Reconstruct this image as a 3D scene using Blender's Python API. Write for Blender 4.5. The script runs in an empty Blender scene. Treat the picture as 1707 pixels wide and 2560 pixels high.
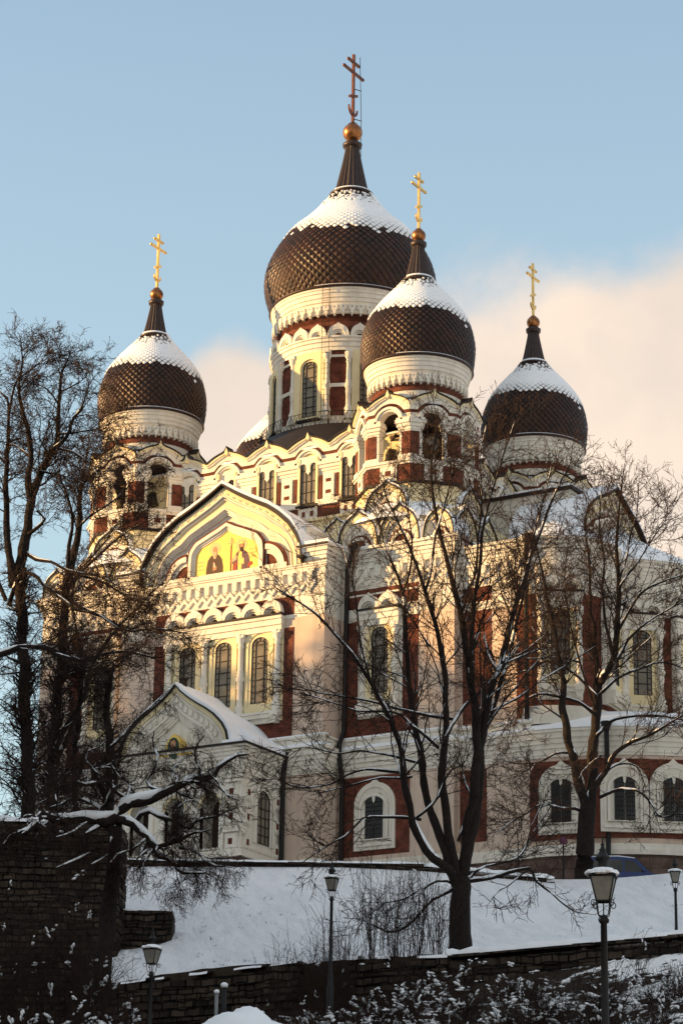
import bpy, math, random
import numpy as np
R_ = math.radians
random.seed(7)
C = bpy.context.scene
COL = C.collection

# ---------------------------------------------------------------- camera, sky, sun
CAM = np.array([76.7305, -129.8440, -19.3442])
YAW, PITCH, ROLL = R_(-30.628), R_(18.376), R_(0.93)
FPX, PW, PH = 6616.5, 1707.0, 2560.0
vd = np.array([math.sin(YAW)*math.cos(PITCH), math.cos(YAW)*math.cos(PITCH), math.sin(PITCH)])
vr0 = np.array([math.cos(YAW), -math.sin(YAW), 0.0])
vu0 = np.cross(vr0, vd)
vr = vr0*math.cos(ROLL) + vu0*math.sin(ROLL)
vu = -vr0*math.sin(ROLL) + vu0*math.cos(ROLL)
cam = bpy.data.cameras.new('camera')
cam.lens = 36*FPX/PH
cam.sensor_width = 36
cam.clip_start, cam.clip_end = 1, 6000
co = bpy.data.objects.new('camera', cam)
COL.objects.link(co)
from mathutils import Matrix
co.matrix_world = Matrix(((vr[0], vu[0], -vd[0], CAM[0]), (vr[1], vu[1], -vd[1], CAM[1]), (vr[2], vu[2], -vd[2], CAM[2]), (0, 0, 0, 1)))
C.camera = co
vh = np.array([math.sin(YAW), math.cos(YAW), 0.0])          # horizontal view axis: t; vr0: s


def ray(px, py):
    return vd + vr*((px-PW/2)/FPX) - vu*((py-PH/2)/FPX)


def at(px, py, t):
    """the point seen at photo pixel (px,py) whose horizontal distance along the view axis is t metres"""
    v = ray(px, py)
    return CAM + v*(t/np.dot(v, vh))


def st(s, t, z):
    p = CAM + vr0*s + vh*t
    return np.array([p[0], p[1], z])


SUN_AZ, SUN_EL = R_(-58), R_(10.0)       # azimuth from south (-Y) towards west (-X)
sun_dir = np.array([math.sin(SUN_AZ)*math.cos(SUN_EL), -math.cos(SUN_AZ)*math.cos(SUN_EL), math.sin(SUN_EL)])
sl = bpy.data.lights.new('sun', 'SUN')
sl.energy = 5.0
sl.angle = R_(0.6)
sl.color = (1.0, 0.60, 0.235)
so = bpy.data.objects.new('sun', sl)
COL.objects.link(so)
from mathutils import Vector
so.rotation_euler = Vector(sun_dir).to_track_quat('Z', 'Y').to_euler()

C.view_settings.view_transform = 'Standard'
C.view_settings.look = 'None'
C.view_settings.exposure = 1.10
C.view_settings.gamma = 1
C.cycles.max_bounces = 6
C.cycles.diffuse_bounces = 3

w = bpy.data.worlds.new('World')
C.world = w
w.use_nodes = True
wt = w.node_tree
for n in list(wt.nodes):
    wt.nodes.remove(n)


def nd(t, typ, **kw):
    n = t.nodes.new(typ)
    for k, v in kw.items():
        if k.startswith('i_'):
            key = k[2:]
            n.inputs[int(key) if key.isdigit() else key].default_value = v
        else:
            setattr(n, k, v)
    return n


def mathn(t, op, a, b=None, clamp=False):
    n = t.nodes.new('ShaderNodeMath')
    n.operation = op
    n.use_clamp = clamp
    for i, x in enumerate((a, b)):
        if x is None:
            continue
        if isinstance(x, (int, float)):
            n.inputs[i].default_value = x
        else:
            t.links.new(x, n.inputs[i])
    return n.outputs[0]


def ramp(t, fac, stops, mode='LINEAR'):
    n = t.nodes.new('ShaderNodeValToRGB')
    n.color_ramp.interpolation = mode
    e = n.color_ramp.elements
    while len(e) < len(stops):
        e.new(0.5)
    for i, (p, c) in enumerate(stops):
        e[i].position = p
        e[i].color = tuple(c) + (1,) if len(c) == 3 else c
    t.links.new(fac, n.inputs[0])
    return n.outputs[0]


def mix(t, fac, a, b, mode='MIX'):
    n = t.nodes.new('ShaderNodeMix')
    n.data_type = 'RGBA'
    n.blend_type = mode
    for i, x in ((0, fac), (6, a), (7, b)):
        if isinstance(x, (int, float)):
            n.inputs[i].default_value = x
        elif isinstance(x, tuple):
            n.inputs[i].default_value = tuple(x) + (1,) if len(x) == 3 else x
        else:
            t.links.new(x, n.inputs[i])
    return n.outputs[2]


sky = nd(wt, 'ShaderNodeTexSky', sky_type='NISHITA', sun_disc=False)
sky.sun_elevation = SUN_EL
sky.sun_rotation = math.atan2(sun_dir[0], sun_dir[1])
sky.air_density = 1.0
sky.dust_density = 0.6
sky.ozone_density = 2.0
tc = nd(wt, 'ShaderNodeTexCoord')
nz = nd(wt, 'ShaderNodeTexNoise', noise_dimensions='3D')
nz.inputs['Scale'].default_value = 9
nz.inputs['Detail'].default_value = 7
nz.inputs['Roughness'].default_value = 0.55
wt.links.new(tc.outputs['Generated'], nz.inputs['Vector'])


def blob(px, py, r, amt):
    """a cloud bank in the direction of a point of the sky, r = angular radius in radians"""
    v = ray(px, py)
    v = v/np.linalg.norm(v)
    dn = nd(wt, 'ShaderNodeVectorMath', operation='DISTANCE')
    wt.links.new(tc.outputs['Generated'], dn.inputs[0])
    dn.inputs[1].default_value = tuple(v)
    a = mathn(wt, 'DIVIDE', dn.outputs['Value'], r)
    a = mathn(wt, 'SUBTRACT', 1.0, a)
    return mathn(wt, 'MULTIPLY', a, amt)


bl = None
for px, py, r, a in ((1470, 1040, .066, 1.7), (1680, 1000, .058, 1.7), (1740, 860, .034, 1.3), (1180, 940, .05, 1.0), (1560, 1350, .09, 1.5), (590, 1010, .036, 1.6), (640, 1150, .045, 1.4), (980, 1200, .07, 1.2), (1130, 760, .02, .5)):
    b_ = blob(px, py, r, a)
    bl = b_ if bl is None else mathn(wt, 'SMOOTH_MAX', bl, b_)
    if bl.node.operation == 'SMOOTH_MAX':
        bl.node.inputs[2].default_value = 0.25
m1 = mathn(wt, 'ADD', bl, mathn(wt, 'MULTIPLY', mathn(wt, 'SUBTRACT', nz.outputs[0], 0.5), 2.0))
mr = nd(wt, 'ShaderNodeMapRange', interpolation_type='SMOOTHSTEP', i_1=-0.05, i_2=0.55, i_3=0.0, i_4=0.90)
wt.links.new(m1, mr.inputs[0])
nz2 = nd(wt, 'ShaderNodeTexNoise', noise_dimensions='3D')
nz2.inputs['Scale'].default_value = 14
nz2.inputs['Detail'].default_value = 5
wt.links.new(tc.outputs['Generated'], nz2.inputs['Vector'])
ccol = ramp(wt, nz2.outputs[0], [(0.3, (2.45, 2.12, 1.85)), (0.5, (2.95, 2.42, 2.0)), (0.7, (3.45, 2.75, 2.15))])
sxyz = nd(wt, 'ShaderNodeSeparateXYZ')
wt.links.new(tc.outputs['Generated'], sxyz.inputs[0])
veil = nd(wt, 'ShaderNodeMapRange', i_1=0.50, i_2=0.12, i_3=0.28, i_4=0.72)
wt.links.new(sxyz.outputs[2], veil.inputs[0])
base = mix(wt, veil.outputs[0], sky.outputs[0], (2.12, 2.56, 2.38))
# broken pale cloud added behind and above the viewer to lift and neutralise shade
dv_ = nd(wt, 'ShaderNodeVectorMath', operation='DOT_PRODUCT')
wt.links.new(tc.outputs['Generated'], dv_.inputs[0])
dv_.inputs[1].default_value = tuple(vd)
away = nd(wt, 'ShaderNodeMapRange', interpolation_type='SMOOTHSTEP', i_1=0.90, i_2=0.55, i_3=0.0, i_4=0.85)
wt.links.new(dv_.outputs['Value'], away.inputs[0])
nz3 = nd(wt, 'ShaderNodeTexNoise', noise_dimensions='3D')
nz3.inputs['Scale'].default_value = 2.6
nz3.inputs['Detail'].default_value = 6
wt.links.new(tc.outputs['Generated'], nz3.inputs['Vector'])
brk = ramp(wt, nz3.outputs[0], [(0.35, (0.35, 0.35, 0.35)), (0.6, (1, 1, 1))])
base2 = mix(wt, mathn(wt, 'MULTIPLY', away.outputs[0], brk), base, (2.3, 2.3, 2.3))
skycol = mix(wt, mr.outputs[0], base2, ccol)
bg = nd(wt, 'ShaderNodeBackground')
bg.inputs[1].default_value = 0.15
wt.links.new(skycol, bg.inputs[0])
wo = nd(wt, 'ShaderNodeOutputWorld')
wt.links.new(bg.outputs[0], wo.inputs[0])

# ---------------------------------------------------------------- materials
MATS = {}


def material(name, col, rough=0.8, metal=0.0, noise=None, bump=None, spec=0.3, coord='Object', streak=0):
    """noise = (scale, detail, dark colour, amount) mottles the base colour; bump = (scale, strength)"""
    m = bpy.data.materials.new(name)
    m.use_nodes = True
    t = m.node_tree
    p = t.nodes['Principled BSDF']
    p.inputs['Base Color'].default_value = tuple(col) + (1,)
    p.inputs['Roughness'].default_value = rough
    p.inputs['Metallic'].default_value = metal
    p.inputs['Specular IOR Level'].default_value = spec
    tcn = nd(t, 'ShaderNodeTexCoord')
    if noise:
        n = nd(t, 'ShaderNodeTexNoise', i_Scale=noise[0], i_Detail=noise[1])
        t.links.new(tcn.outputs[coord], n.inputs['Vector'])
        f = ramp(t, n.outputs[0], [(0.38, (0, 0, 0)), (0.68, (1, 1, 1))])
        oc = mix(t, mathn(t, 'MULTIPLY', f, noise[3]), tuple(col), tuple(noise[2]))
        if streak:                           # rain streaks and soot running down the plaster
            mp_ = nd(t, 'ShaderNodeMapping')
            mp_.inputs['Scale'].default_value = (2.6, 2.6, 0.16)
            t.links.new(tcn.outputs[coord], mp_.inputs[0])
            n2_ = nd(t, 'ShaderNodeTexNoise', i_Scale=1.0, i_Detail=7, i_Roughness=0.6)
            t.links.new(mp_.outputs[0], n2_.inputs['Vector'])
            f2 = ramp(t, n2_.outputs[0], [(0.47, (0, 0, 0)), (0.72, (1, 1, 1))])
            oc = mix(t, mathn(t, 'MULTIPLY', f2, streak), oc, tuple(c_*.55 for c_ in col))
        t.links.new(oc, p.inputs['Base Color'])
    if bump:
        n = nd(t, 'ShaderNodeTexNoise', i_Scale=bump[0], i_Detail=5)
        t.links.new(tcn.outputs[coord], n.inputs['Vector'])
        b = nd(t, 'ShaderNodeBump', i_Strength=bump[1], i_Distance=0.1)
        t.links.new(n.outputs[0], b.inputs['Height'])
        t.links.new(b.outputs[0], p.inputs['Normal'])
    MATS[name] = m
    return m


def brickmat(name, c1, c2, mortar, scale, wdt, hgt, msize, bumpd, rough=0.9, extra=None):
    m = bpy.data.materials.new(name)
    m.use_nodes = True
    t = m.node_tree
    p = t.nodes['Principled BSDF']
    p.inputs['Roughness'].default_value = rough
    p.inputs['Specular IOR Level'].default_value = 0.15
    tcn = nd(t, 'ShaderNodeTexCoord')
    sx = nd(t, 'ShaderNodeSeparateXYZ')
    t.links.new(tcn.outputs['Object'], sx.inputs[0])
    cx = nd(t, 'ShaderNodeCombineXYZ')
    t.links.new(mathn(t, 'ADD', sx.outputs[0], mathn(t, 'MULTIPLY', sx.outputs[1], 0.93)), cx.inputs[0])
    wob = nd(t, 'ShaderNodeTexNoise', i_Scale=1.1, i_Detail=2)
    t.links.new(tcn.outputs['Object'], wob.inputs['Vector'])
    t.links.new(mathn(t, 'ADD', sx.outputs[2], mathn(t, 'MULTIPLY', wob.outputs[0], extra or 0.0)), cx.inputs[1])
    b = nd(t, 'ShaderNodeTexBrick', i_Scale=scale)
    b.inputs['Color1'].default_value = tuple(c1) + (1,)
    b.inputs['Color2'].default_value = tuple(c2) + (1,)
    b.inputs['Mortar'].default_value = tuple(mortar) + (1,)
    b.inputs['Mortar Size'].default_value = msize
    b.inputs['Mortar Smooth'].default_value = 0.3
    b.inputs['Brick Width'].default_value = wdt
    b.inputs['Row Height'].default_value = hgt
    b.inputs['Bias'].default_value = 0.0
    t.links.new(cx.outputs[0], b.inputs['Vector'])
    n = nd(t, 'ShaderNodeTexNoise', i_Scale=2.4, i_Detail=6)
    t.links.new(tcn.outputs['Object'], n.inputs['Vector'])
    f = ramp(t, n.outputs[0], [(0.35, (0.55, 0.55, 0.55)), (0.7, (1.2, 1.2, 1.2))])
    t.links.new(mix(t, 1.0, b.outputs['Color'], f, 'MULTIPLY'), p.inputs['Base Color'])
    bp = nd(t, 'ShaderNodeBump', i_Strength=0.8, i_Distance=bumpd)
    t.links.new(mathn(t, 'SUBTRACT', mathn(t, 'MULTIPLY', n.outputs[0], 0.5), b.outputs['Fac']), bp.inputs['Height'])
    t.links.new(bp.outputs[0], p.inputs['Normal'])
    MATS[name] = m


material('white', (0.76, 0.71, 0.61), 0.85, noise=(1.3, 8, (0.60, 0.53, 0.43), 0.55), bump=(9, 0.12), streak=.35)
material('cream', (0.78, 0.66, 0.40), 0.85, noise=(1.6, 7, (0.64, 0.51, 0.30), 0.5), bump=(9, 0.1))
material('pink', (0.63, 0.49, 0.385), 0.9, noise=(0.8, 8, (0.50, 0.375, 0.29), 0.6), bump=(7, 0.12), streak=.45)
brickmat('brick', (0.185, 0.050, 0.030), (0.13, 0.037, 0.024), (0.15, 0.072, 0.048), 1.0, 0.27, 0.085, 0.012, 0.02)
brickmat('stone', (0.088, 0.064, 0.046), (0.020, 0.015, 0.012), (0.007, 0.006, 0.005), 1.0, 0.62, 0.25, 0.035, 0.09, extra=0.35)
brickmat('plinth_stone', (0.17, 0.11, 0.085), (0.13, 0.085, 0.07), (0.06, 0.045, 0.04), 1.0, 1.3, 0.55, 0.015, 0.03)
material('tile', (0.044, 0.0165, 0.0088), 0.46, 0.15, noise=(2.2, 6, (0.012, 0.007, 0.005), 0.9), bump=(14, 0.15), spec=0.35)
material('spire_metal', (0.045, 0.026, 0.020), 0.45, 0.3, noise=(5, 5, (0.02, 0.014, 0.012), 0.7), spec=0.5)
material('roof_metal', (0.017, 0.011, 0.009), 0.6, 0.1, noise=(3, 5, (0.010, 0.007, 0.006), 0.7))
material('gold', (0.86, 0.55, 0.17), 0.34, 0.9, noise=(3, 4, (0.55, 0.30, 0.10), 0.6))
material('old_gilt', (0.40, 0.17, 0.06), 0.33, 0.85, noise=(3.5, 5, (0.12, 0.045, 0.025), 0.9))
material('red_gilt', (0.16, 0.055, 0.028), 0.45, 0.6, noise=(4, 5, (0.10, 0.035, 0.022), 0.8))
material('snow', (0.87, 0.88, 0.90), 0.75, noise=(0.35, 7, (0.77, 0.79, 0.82), 0.6), bump=(2.2, 0.35), spec=0.2)
material('glass', (0.20, 0.17, 0.125), 0.3, noise=(1.1, 3, (0.09, 0.08, 0.06), 0.8), spec=0.3)
material('dark_glass', (0.035, 0.033, 0.030), 0.15, noise=(1.6, 3, (0.012, 0.012, 0.012), 0.8), spec=0.5)
material('iron', (0.012, 0.012, 0.013), 0.55, 0.3, noise=(9, 4, (0.022, 0.018, 0.015), 0.5))
material('dark_wood', (0.045, 0.022, 0.014), 0.7, noise=(4, 4, (0.02, 0.012, 0.009), 0.7))
material('inside_shade', (0.05, 0.035, 0.028), 0.9, noise=(3, 4, (0.02, 0.015, 0.012), 0.6))  # dark lining colour stands in for the shade inside belfries and porch
material('bark', (0.019, 0.012, 0.0085), 0.95, noise=(5, 7, (0.009, 0.006, 0.005), 0.8), bump=(16, 0.9))
material('twig', (0.040, 0.019, 0.011), 0.9, noise=(3, 3, (0.016, 0.009, 0.007), 0.7))
material('shrub_stem', (0.034, 0.017, 0.011), 0.9, noise=(3, 3, (0.014, 0.008, 0.007), 0.7))
material('bronze', (0.06, 0.05, 0.035), 0.45, 0.6, noise=(6, 4, (0.03, 0.03, 0.02), 0.6))
material('lamp_glass', (0.22, 0.205, 0.175), 0.3, noise=(5, 3, (0.13, 0.125, 0.11), 0.7), spec=0.5)
material('mosaic_gold', (0.76, 0.55, 0.15), 0.45, 0.15, noise=(14, 6, (0.66, 0.40, 0.05), 0.7))
material('halo', (0.66, 0.44, 0.20), 0.5, 0.1, noise=(16, 5, (0.55, 0.36, 0.16), 0.6))
material('robe_dark', (0.085, 0.045, 0.026), 0.7, noise=(12, 5, (0.05, 0.03, 0.02), 0.7))
material('robe_violet', (0.13, 0.07, 0.085), 0.7, noise=(12, 5, (0.08, 0.045, 0.055), 0.7))
material('robe_red', (0.36, 0.06, 0.035), 0.7, noise=(12, 5, (0.22, 0.04, 0.03), 0.7))
material('skin', (0.46, 0.24, 0.12), 0.7, noise=(15, 4, (0.33, 0.16, 0.08), 0.6))
material('beard', (0.55, 0.42, 0.25), 0.8, noise=(15, 4, (0.42, 0.30, 0.17), 0.6))
material('hair', (0.06, 0.028, 0.016), 0.8, noise=(15, 4, (0.03, 0.015, 0.01), 0.6))
material('icon_green', (0.03, 0.07, 0.045), 0.6, noise=(9, 4, (0.015, 0.03, 0.02), 0.7))
material('car_blue', (0.007, 0.028, 0.12), 0.28, 0.2, noise=(3, 3, (0.010, 0.035, 0.15), 0.5), spec=0.6)
material('rubber', (0.012, 0.012, 0.012), 0.85, noise=(9, 3, (0.02, 0.02, 0.02), 0.5))
material('grey_metal', (0.22, 0.22, 0.22), 0.5, 0.5, noise=(6, 4, (0.13, 0.12, 0.11), 0.6))
material('sign_face', (0.12, 0.03, 0.06), 0.5, noise=(6, 4, (0.07, 0.02, 0.05), 0.6))
material('tail_lamp', (0.25, 0.01, 0.01), 0.25, noise=(6, 3, (0.12, 0.01, 0.01), 0.5))
material('render_wall', (0.50, 0.44, 0.36), 0.9, noise=(1, 6, (0.38, 0.33, 0.27), 0.6))


# ---------------------------------------------------------------- mesh helpers
class Fr:
    """a wall frame: u along the wall, v = height, w = out of the wall"""
    def __init__(s, o, ux, n):
        s.o = np.array(o, float); s.u = np.array(ux, float); s.n = np.array(n, float)

    def p(s, u, v, w):
        return s.o + s.u*u + s.n*w + np.array((0, 0, v))


def frame_at(x, y, az):
    """az = azimuth of the outward normal, from south to east, in radians"""
    return Fr((x, y, 0), (math.cos(az), math.sin(az), 0), (math.sin(az), -math.cos(az), 0))


WORLD = Fr((0, 0, 0), (1, 0, 0), (0, -1, 0))


class MB:
    def __init__(s):
        s.V = []; s.Fc = []; s.M = []; s.S = []; s.n = 0

    def add(s, pts, faces, mat, smooth=False):
        b = s.n
        s.V.append(np.asarray(pts, float).reshape(-1, 3)); s.n += len(s.V[-1])
        for f in faces:
            s.Fc.append([b+i for i in f]); s.M.append(mat); s.S.append(smooth)

    def box(s, F, u0, u1, v0, v1, w0, w1, mat):
        P = [F.p(u, v, w_) for w_ in (w0, w1) for v in (v0, v1) for u in (u0, u1)]
        s.add(P, [(0, 2, 3, 1), (4, 5, 7, 6), (0, 1, 5, 4), (2, 6, 7, 3), (0, 4, 6, 2), (1, 3, 7, 5)], mat)

    def ext(s, F, uv, w0, w1, mat, back=False):
        n = len(uv)
        P = [F.p(u, v, w1) for u, v in uv] + [F.p(u, v, w0) for u, v in uv]
        fs = [tuple(range(n))] + [(i, n+i, n+(i+1) % n, (i+1) % n) for i in range(n)]
        if back:
            fs.append(tuple(range(2*n-1, n-1, -1)))
        s.add(P, fs, mat)

    def band(s, F, A, B, w0, w1, mat, closed=False, smooth=False):
        """a moulding between the outlines A and B (same count), from depth w0 out to w1"""
        n = len(A)
        P = [F.p(u, v, w1) for u, v in A] + [F.p(u, v, w1) for u, v in B] + [F.p(u, v, w0) for u, v in A] + [F.p(u, v, w0) for u, v in B]
        fs = []
        for i in range(n if closed else n-1):
            j = (i+1) % n
            fs += [(i, j, n+j, n+i), (i, 2*n+i, 2*n+j, j), (n+i, n+j, 3*n+j, 3*n+i)]
        if not closed:
            fs += [(0, n, 3*n, 2*n), (n-1, 3*n-1, 4*n-1, 2*n-1)]
        s.add(P, fs, mat, smooth)

    def sheet(s, F, A, w0, w1, mat, smooth=True):
        """the outline A swept along the depth: a roof skin"""
        n = len(A)
        P = [F.p(u, v, w0) for u, v in A] + [F.p(u, v, w1) for u, v in A]
        s.add(P, [(i, i+1, n+i+1, n+i) for i in range(n-1)], mat, smooth)

    def lathe(s, c, prof, mat, seg=48, a0=0, a1=2*math.pi, smooth=True):
        full = abs(a1-a0-2*math.pi) < 1e-6
        m = seg if full else seg+1
        A = [a0+(a1-a0)*i/seg for i in range(m)]
        P = [(c[0]+r*math.sin(a), c[1]-r*math.cos(a), z) for z, r in prof for a in A]
        fs = []
        for k in range(len(prof)-1):
            for i in range(seg):
                j = (i+1) % m
                fs.append((k*m+i, k*m+j, (k+1)*m+j, (k+1)*m+i))
        s.add(P, fs, mat, smooth)

    def tube(s, pts, radii, mat, k=6, smooth=True, cap=True):
        pts = np.asarray(pts, float); n = len(pts)
        t = np.gradient(pts, axis=0) if n > 2 else np.array([pts[1]-pts[0]]*2)
        t /= (np.linalg.norm(t, axis=1)[:, None]+1e-9)
        ref = np.array((0.31, 0.17, 0.93)) if abs(t[:, 2]).mean() < .9 else np.array((1., 0.1, 0))
        a = np.cross(t, ref); a /= (np.linalg.norm(a, axis=1)[:, None]+1e-9)
        b = np.cross(t, a)
        an = np.arange(k)*2*math.pi/k
        rr = np.broadcast_to(np.asarray(radii, float), (n,))
        P = pts[:, None, :] + rr[:, None, None]*(a[:, None, :]*np.cos(an)[None, :, None] + b[:, None, :]*np.sin(an)[None, :, None])
        fs = [(i*k+j, i*k+(j+1) % k, (i+1)*k+(j+1) % k, (i+1)*k+j) for i in range(n-1) for j in range(k)]
        if cap:
            fs += [tuple(range(k-1, -1, -1)), tuple((n-1)*k+j for j in range(k))]
        s.add(P.reshape(-1, 3), fs, mat, smooth)

    def ball(s, c, r, mat, seg=20, rings=12, sz=1.0):
        prof = [(c[2]+r*sz*math.cos(math.pi*i/rings), max(1e-4, r*math.sin(math.pi*i/rings))) for i in range(rings+1)]
        s.lathe(c, prof, mat, seg)

    def build(s, name, parent=None, origin=None, **props):
        V = np.concatenate(s.V) if s.V else np.zeros((0, 3))
        o0 = np.array(origin, float) if origin is not None else np.zeros(3)
        V = V - o0
        me = bpy.data.meshes.new(name)
        nl = sum(len(f) for f in s.Fc)
        me.vertices.add(len(V)); me.vertices.foreach_set('co', V.astype(np.float32).ravel())
        me.loops.add(nl); me.polygons.add(len(s.Fc))
        ln = np.array([len(f) for f in s.Fc], np.int32)
        me.loops.foreach_set('vertex_index', np.array([i for f in s.Fc for i in f], np.int32))
        me.polygons.foreach_set('loop_start', np.concatenate(([0], np.cumsum(ln)[:-1])).astype(np.int32))
        names = []
        for m_ in s.M:
            if m_ not in names:
                names.append(m_)
        ix = {m_: i for i, m_ in enumerate(names)}
        for m_ in names:
            me.materials.append(MATS[m_])
        me.polygons.foreach_set('material_index', np.array([ix[m_] for m_ in s.M], np.int32))
        me.polygons.foreach_set('use_smooth', np.array(s.S, bool))
        me.update(calc_edges=True)
        me.validate()
        o = bpy.data.objects.new(name, me)
        COL.objects.link(o)
        if parent is not None:
            o.parent = parent
            q = parent
            while q is not None:
                o0 = o0 - np.array(q.location)
                q = q.parent
        o.location = o0
        for k_, v_ in props.items():
            o[k_] = v_
        return o


def empty(name, loc, label, cat, group=None):
    o = bpy.data.objects.new(name, None)
    COL.objects.link(o)
    o.location = loc
    o.empty_display_size = 0.3
    o['label'] = label; o['category'] = cat
    if group:
        o['group'] = group
    return o


def tag(o, label, cat, group=None):
    o['label'] = label; o['category'] = cat
    if group:
        o['group'] = group
    return o


def copy_tree(o, parent=None):
    c = o.copy(); COL.objects.link(c)
    if parent is not None:
        c.parent = parent
    for ch in o.children:
        copy_tree(ch, c)
    return c


def arc(cx, cy, r, a0, a1, n=14, ry=None):
    return [(cx+r*math.cos(a0+(a1-a0)*i/n), cy+(ry or r)*math.sin(a0+(a1-a0)*i/n)) for i in range(n+1)]


def resample(pts, n):
    p = np.array(pts, float)
    d = np.concatenate(([0], np.cumsum(np.linalg.norm(np.diff(p, axis=0), axis=1))))
    x = np.linspace(0, d[-1], n)
    return np.stack([np.interp(x, d, p[:, k]) for k in range(p.shape[1])], 1)


def smooth_curve(pts, n):
    """Catmull-Rom through the points, resampled to n"""
    p = np.array(pts, float)
    P = np.vstack([2*p[0]-p[1], p, 2*p[-1]-p[-2]])
    out = []
    for i in range(1, len(P)-2):
        for t in np.linspace(0, 1, 8, endpoint=False):
            a, b, c, d = P[i-1:i+3]
            out.append(.5*((2*b)+(c-a)*t+(2*a-5*b+4*c-d)*t*t+(3*b-a-3*c+d)*t**3))
    out.append(p[-1])
    return resample(out, n)


def mirror(half):
    """half outline from the tip (u=0) outwards -> full outline from left to right"""
    h = [tuple(q) for q in half]
    return [(-u, v) for u, v in h[::-1]] + h[1:]


def lerp(A, B, t):
    return [(a[0]*(1-t)+b[0]*t, a[1]*(1-t)+b[1]*t) for a, b in zip(A, B)]

# ---------------------------------------------------------------- the cathedral
cath = empty('cathedral', (0, 0, 4.5), 'white and red brick cathedral with dark snow-capped onion domes and gilt crosses', 'cathedral')
Z0 = 3.5                                     # foot of the walls

SOUTH = Fr((0, -13, 0), (1, 0, 0), (0, -1, 0))
W2 = Fr((0, -11.2, 0), (1, 0, 0), (0, -1, 0))
W3 = Fr((0, -10.7, 0), (1, 0, 0), (0, -1, 0))
CEN = Fr((0, -8.5, 0), (1, 0, 0), (0, -1, 0))

wall = MB()                                  # the body: plain walls with their brick panels and mouldings
snow = MB()                                  # snow lying on roofs and ledges
roof = MB()


def win(F, u, v0, v1, hw, w=0.05, top='arch', bars='lead', glass='glass', name='window', parent=None):
    """a leaded window: black frame and bars, the panes a sub-part behind them"""
    fr = MB(); pn = MB()
    zs = v1-hw*0.8 if top == 'arch' else v1
    out = [(u-hw, v0), (u+hw, v0)] + (arc(u, zs, hw, 0, math.pi, 12, ry=hw*0.8) if top == 'arch' else [(u+hw, v1), (u-hw, v1)])
    pn.ext(F, out, w-0.03, w, glass)
    ins = [(u+(a-u)*0.93, v0+0.03+(b-v0)*0.985) for a, b in out]
    fr.band(F, out, ins, w, w+0.05, 'iron', closed=True)
    bw = 0.022
    if bars == 'lead':
        for x in (-0.52, 0.52):
            fr.box(F, u+hw*x-bw, u+hw*x+bw, v0, zs+hw*.35, w, w+0.04, 'iron')
        n = max(3, int((v1-v0)/0.62))
        for i in range(1, n+1):
            z = v0+(zs-v0)*i/n
            fr.box(F, u-hw*.55, u+hw*.55, z-bw, z+bw, w, w+0.045, 'iron')
            for sgn in (-1, 1):
                for dz in (0.0, -0.5):
                    zz = z+dz*(zs-v0)/n
                    fr.box(F, u+sgn*hw*.52-(0 if sgn > 0 else hw*.46), u+sgn*hw*.52+(hw*.46 if sgn > 0 else 0), zz-bw*.7, zz+bw*.7, w, w+0.035, 'iron')
        A = arc(u, zs, hw*.55, 0, math.pi, 10, ry=hw*.42); B = arc(u, zs, hw*.49, 0, math.pi, 10, ry=hw*.36)
        fr.band(F, A, B, w, w+.04, 'iron')
        for a in (.9, 1.57, 2.24):
            ca, sa = math.cos(a), math.sin(a)
            fr.tube([F.p(u+hw*.52*ca, zs+hw*.4*sa, w+.02), F.p(u+hw*.95*ca, zs+hw*.76*sa, w+.02)], .02, 'iron', 4, False)
    elif bars == 'grid':
        for x in (-.34, .34):
            fr.box(F, u+hw*x-bw*.8, u+hw*x+bw*.8, v0, v1-hw*.1, w, w+.04, 'iron')
        n = max(3, int((v1-v0)/.55))
        for i in range(1, n):
            z = v0+(zs-v0)*i/n
            fr.box(F, u-hw, u+hw, z-bw*.8, z+bw*.8, w, w+.045, 'iron')
    else:                                    # lattice
        n = int((v1-v0)/.24)
        for i in range(1, n):
            z = v0+(zs-v0)*i/n
            fr.box(F, u-hw, u+hw, z-.012, z+.012, w, w+.045, 'iron')
        for k in range(-1, 2):
            fr.box(F, u+hw*.5*k-.012, u+hw*.5*k+.012, v0, zs, w, w+.05, 'iron')
    o = fr.build(name, parent or cath, F.p(u, v0, w))
    pn.build('pane', o, F.p(u, v0, w))
    return o


def column(mb, F, u, v0, v1, r, w, mat='white'):
    """a turned column with its rings, half sunk in the wall"""
    h = v1-v0
    prof = [(0, 1.45), (.035, 1.5), (.04, 1.25), (.09, 1.6), (.13, 1.15), (.15, 1.0), (.32, .95), (.34, 1.25), (.355, 1.0), (.37, 1.3), (.385, 1.05), (.41, 1.15), (.45, 1.6), (.49, 1.15), (.51, 1.3), (.525, 1.0), (.54, 1.25), (.56, .95), (.83, .9), (.85, 1.2), (.87, .95), (.89, 1.0), (.93, 1.6), (.96, 1.5), (1.0, 1.75)]
    c = F.p(u, 0, w)
    mb.lathe((c[0], c[1]), [(v0+a*h, r*b) for a, b in prof], mat, 12)


def corn(mb, F, u0, u1, steps, mat='white', ends=True):
    """a cornice: steps of (v0, v1, out)"""
    for v0, v1, o in steps:
        mb.box(F, u0-(o if ends else 0), u1+(o if ends else 0), v0, v1, -0.3, o, mat)


TOPC = [(23.1, 23.3, .05), (23.3, 23.5, .10), (23.5, 23.72, .17), (23.72, 23.95, .26), (23.95, 24.1, .36)]
BELT = [(11.5, 11.65, .05), (11.65, 11.95, .09), (11.95, 12.2, .16), (12.2, 12.45, .24), (12.45, 12.75, .34), (12.75, 12.9, .44), (13.0, 13.4, .20), (13.4, 13.52, .28)]
PLIN = [(6.75, 6.95, .16), (6.6, 6.75, .22), (6.35, 6.6, .30)]


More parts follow.
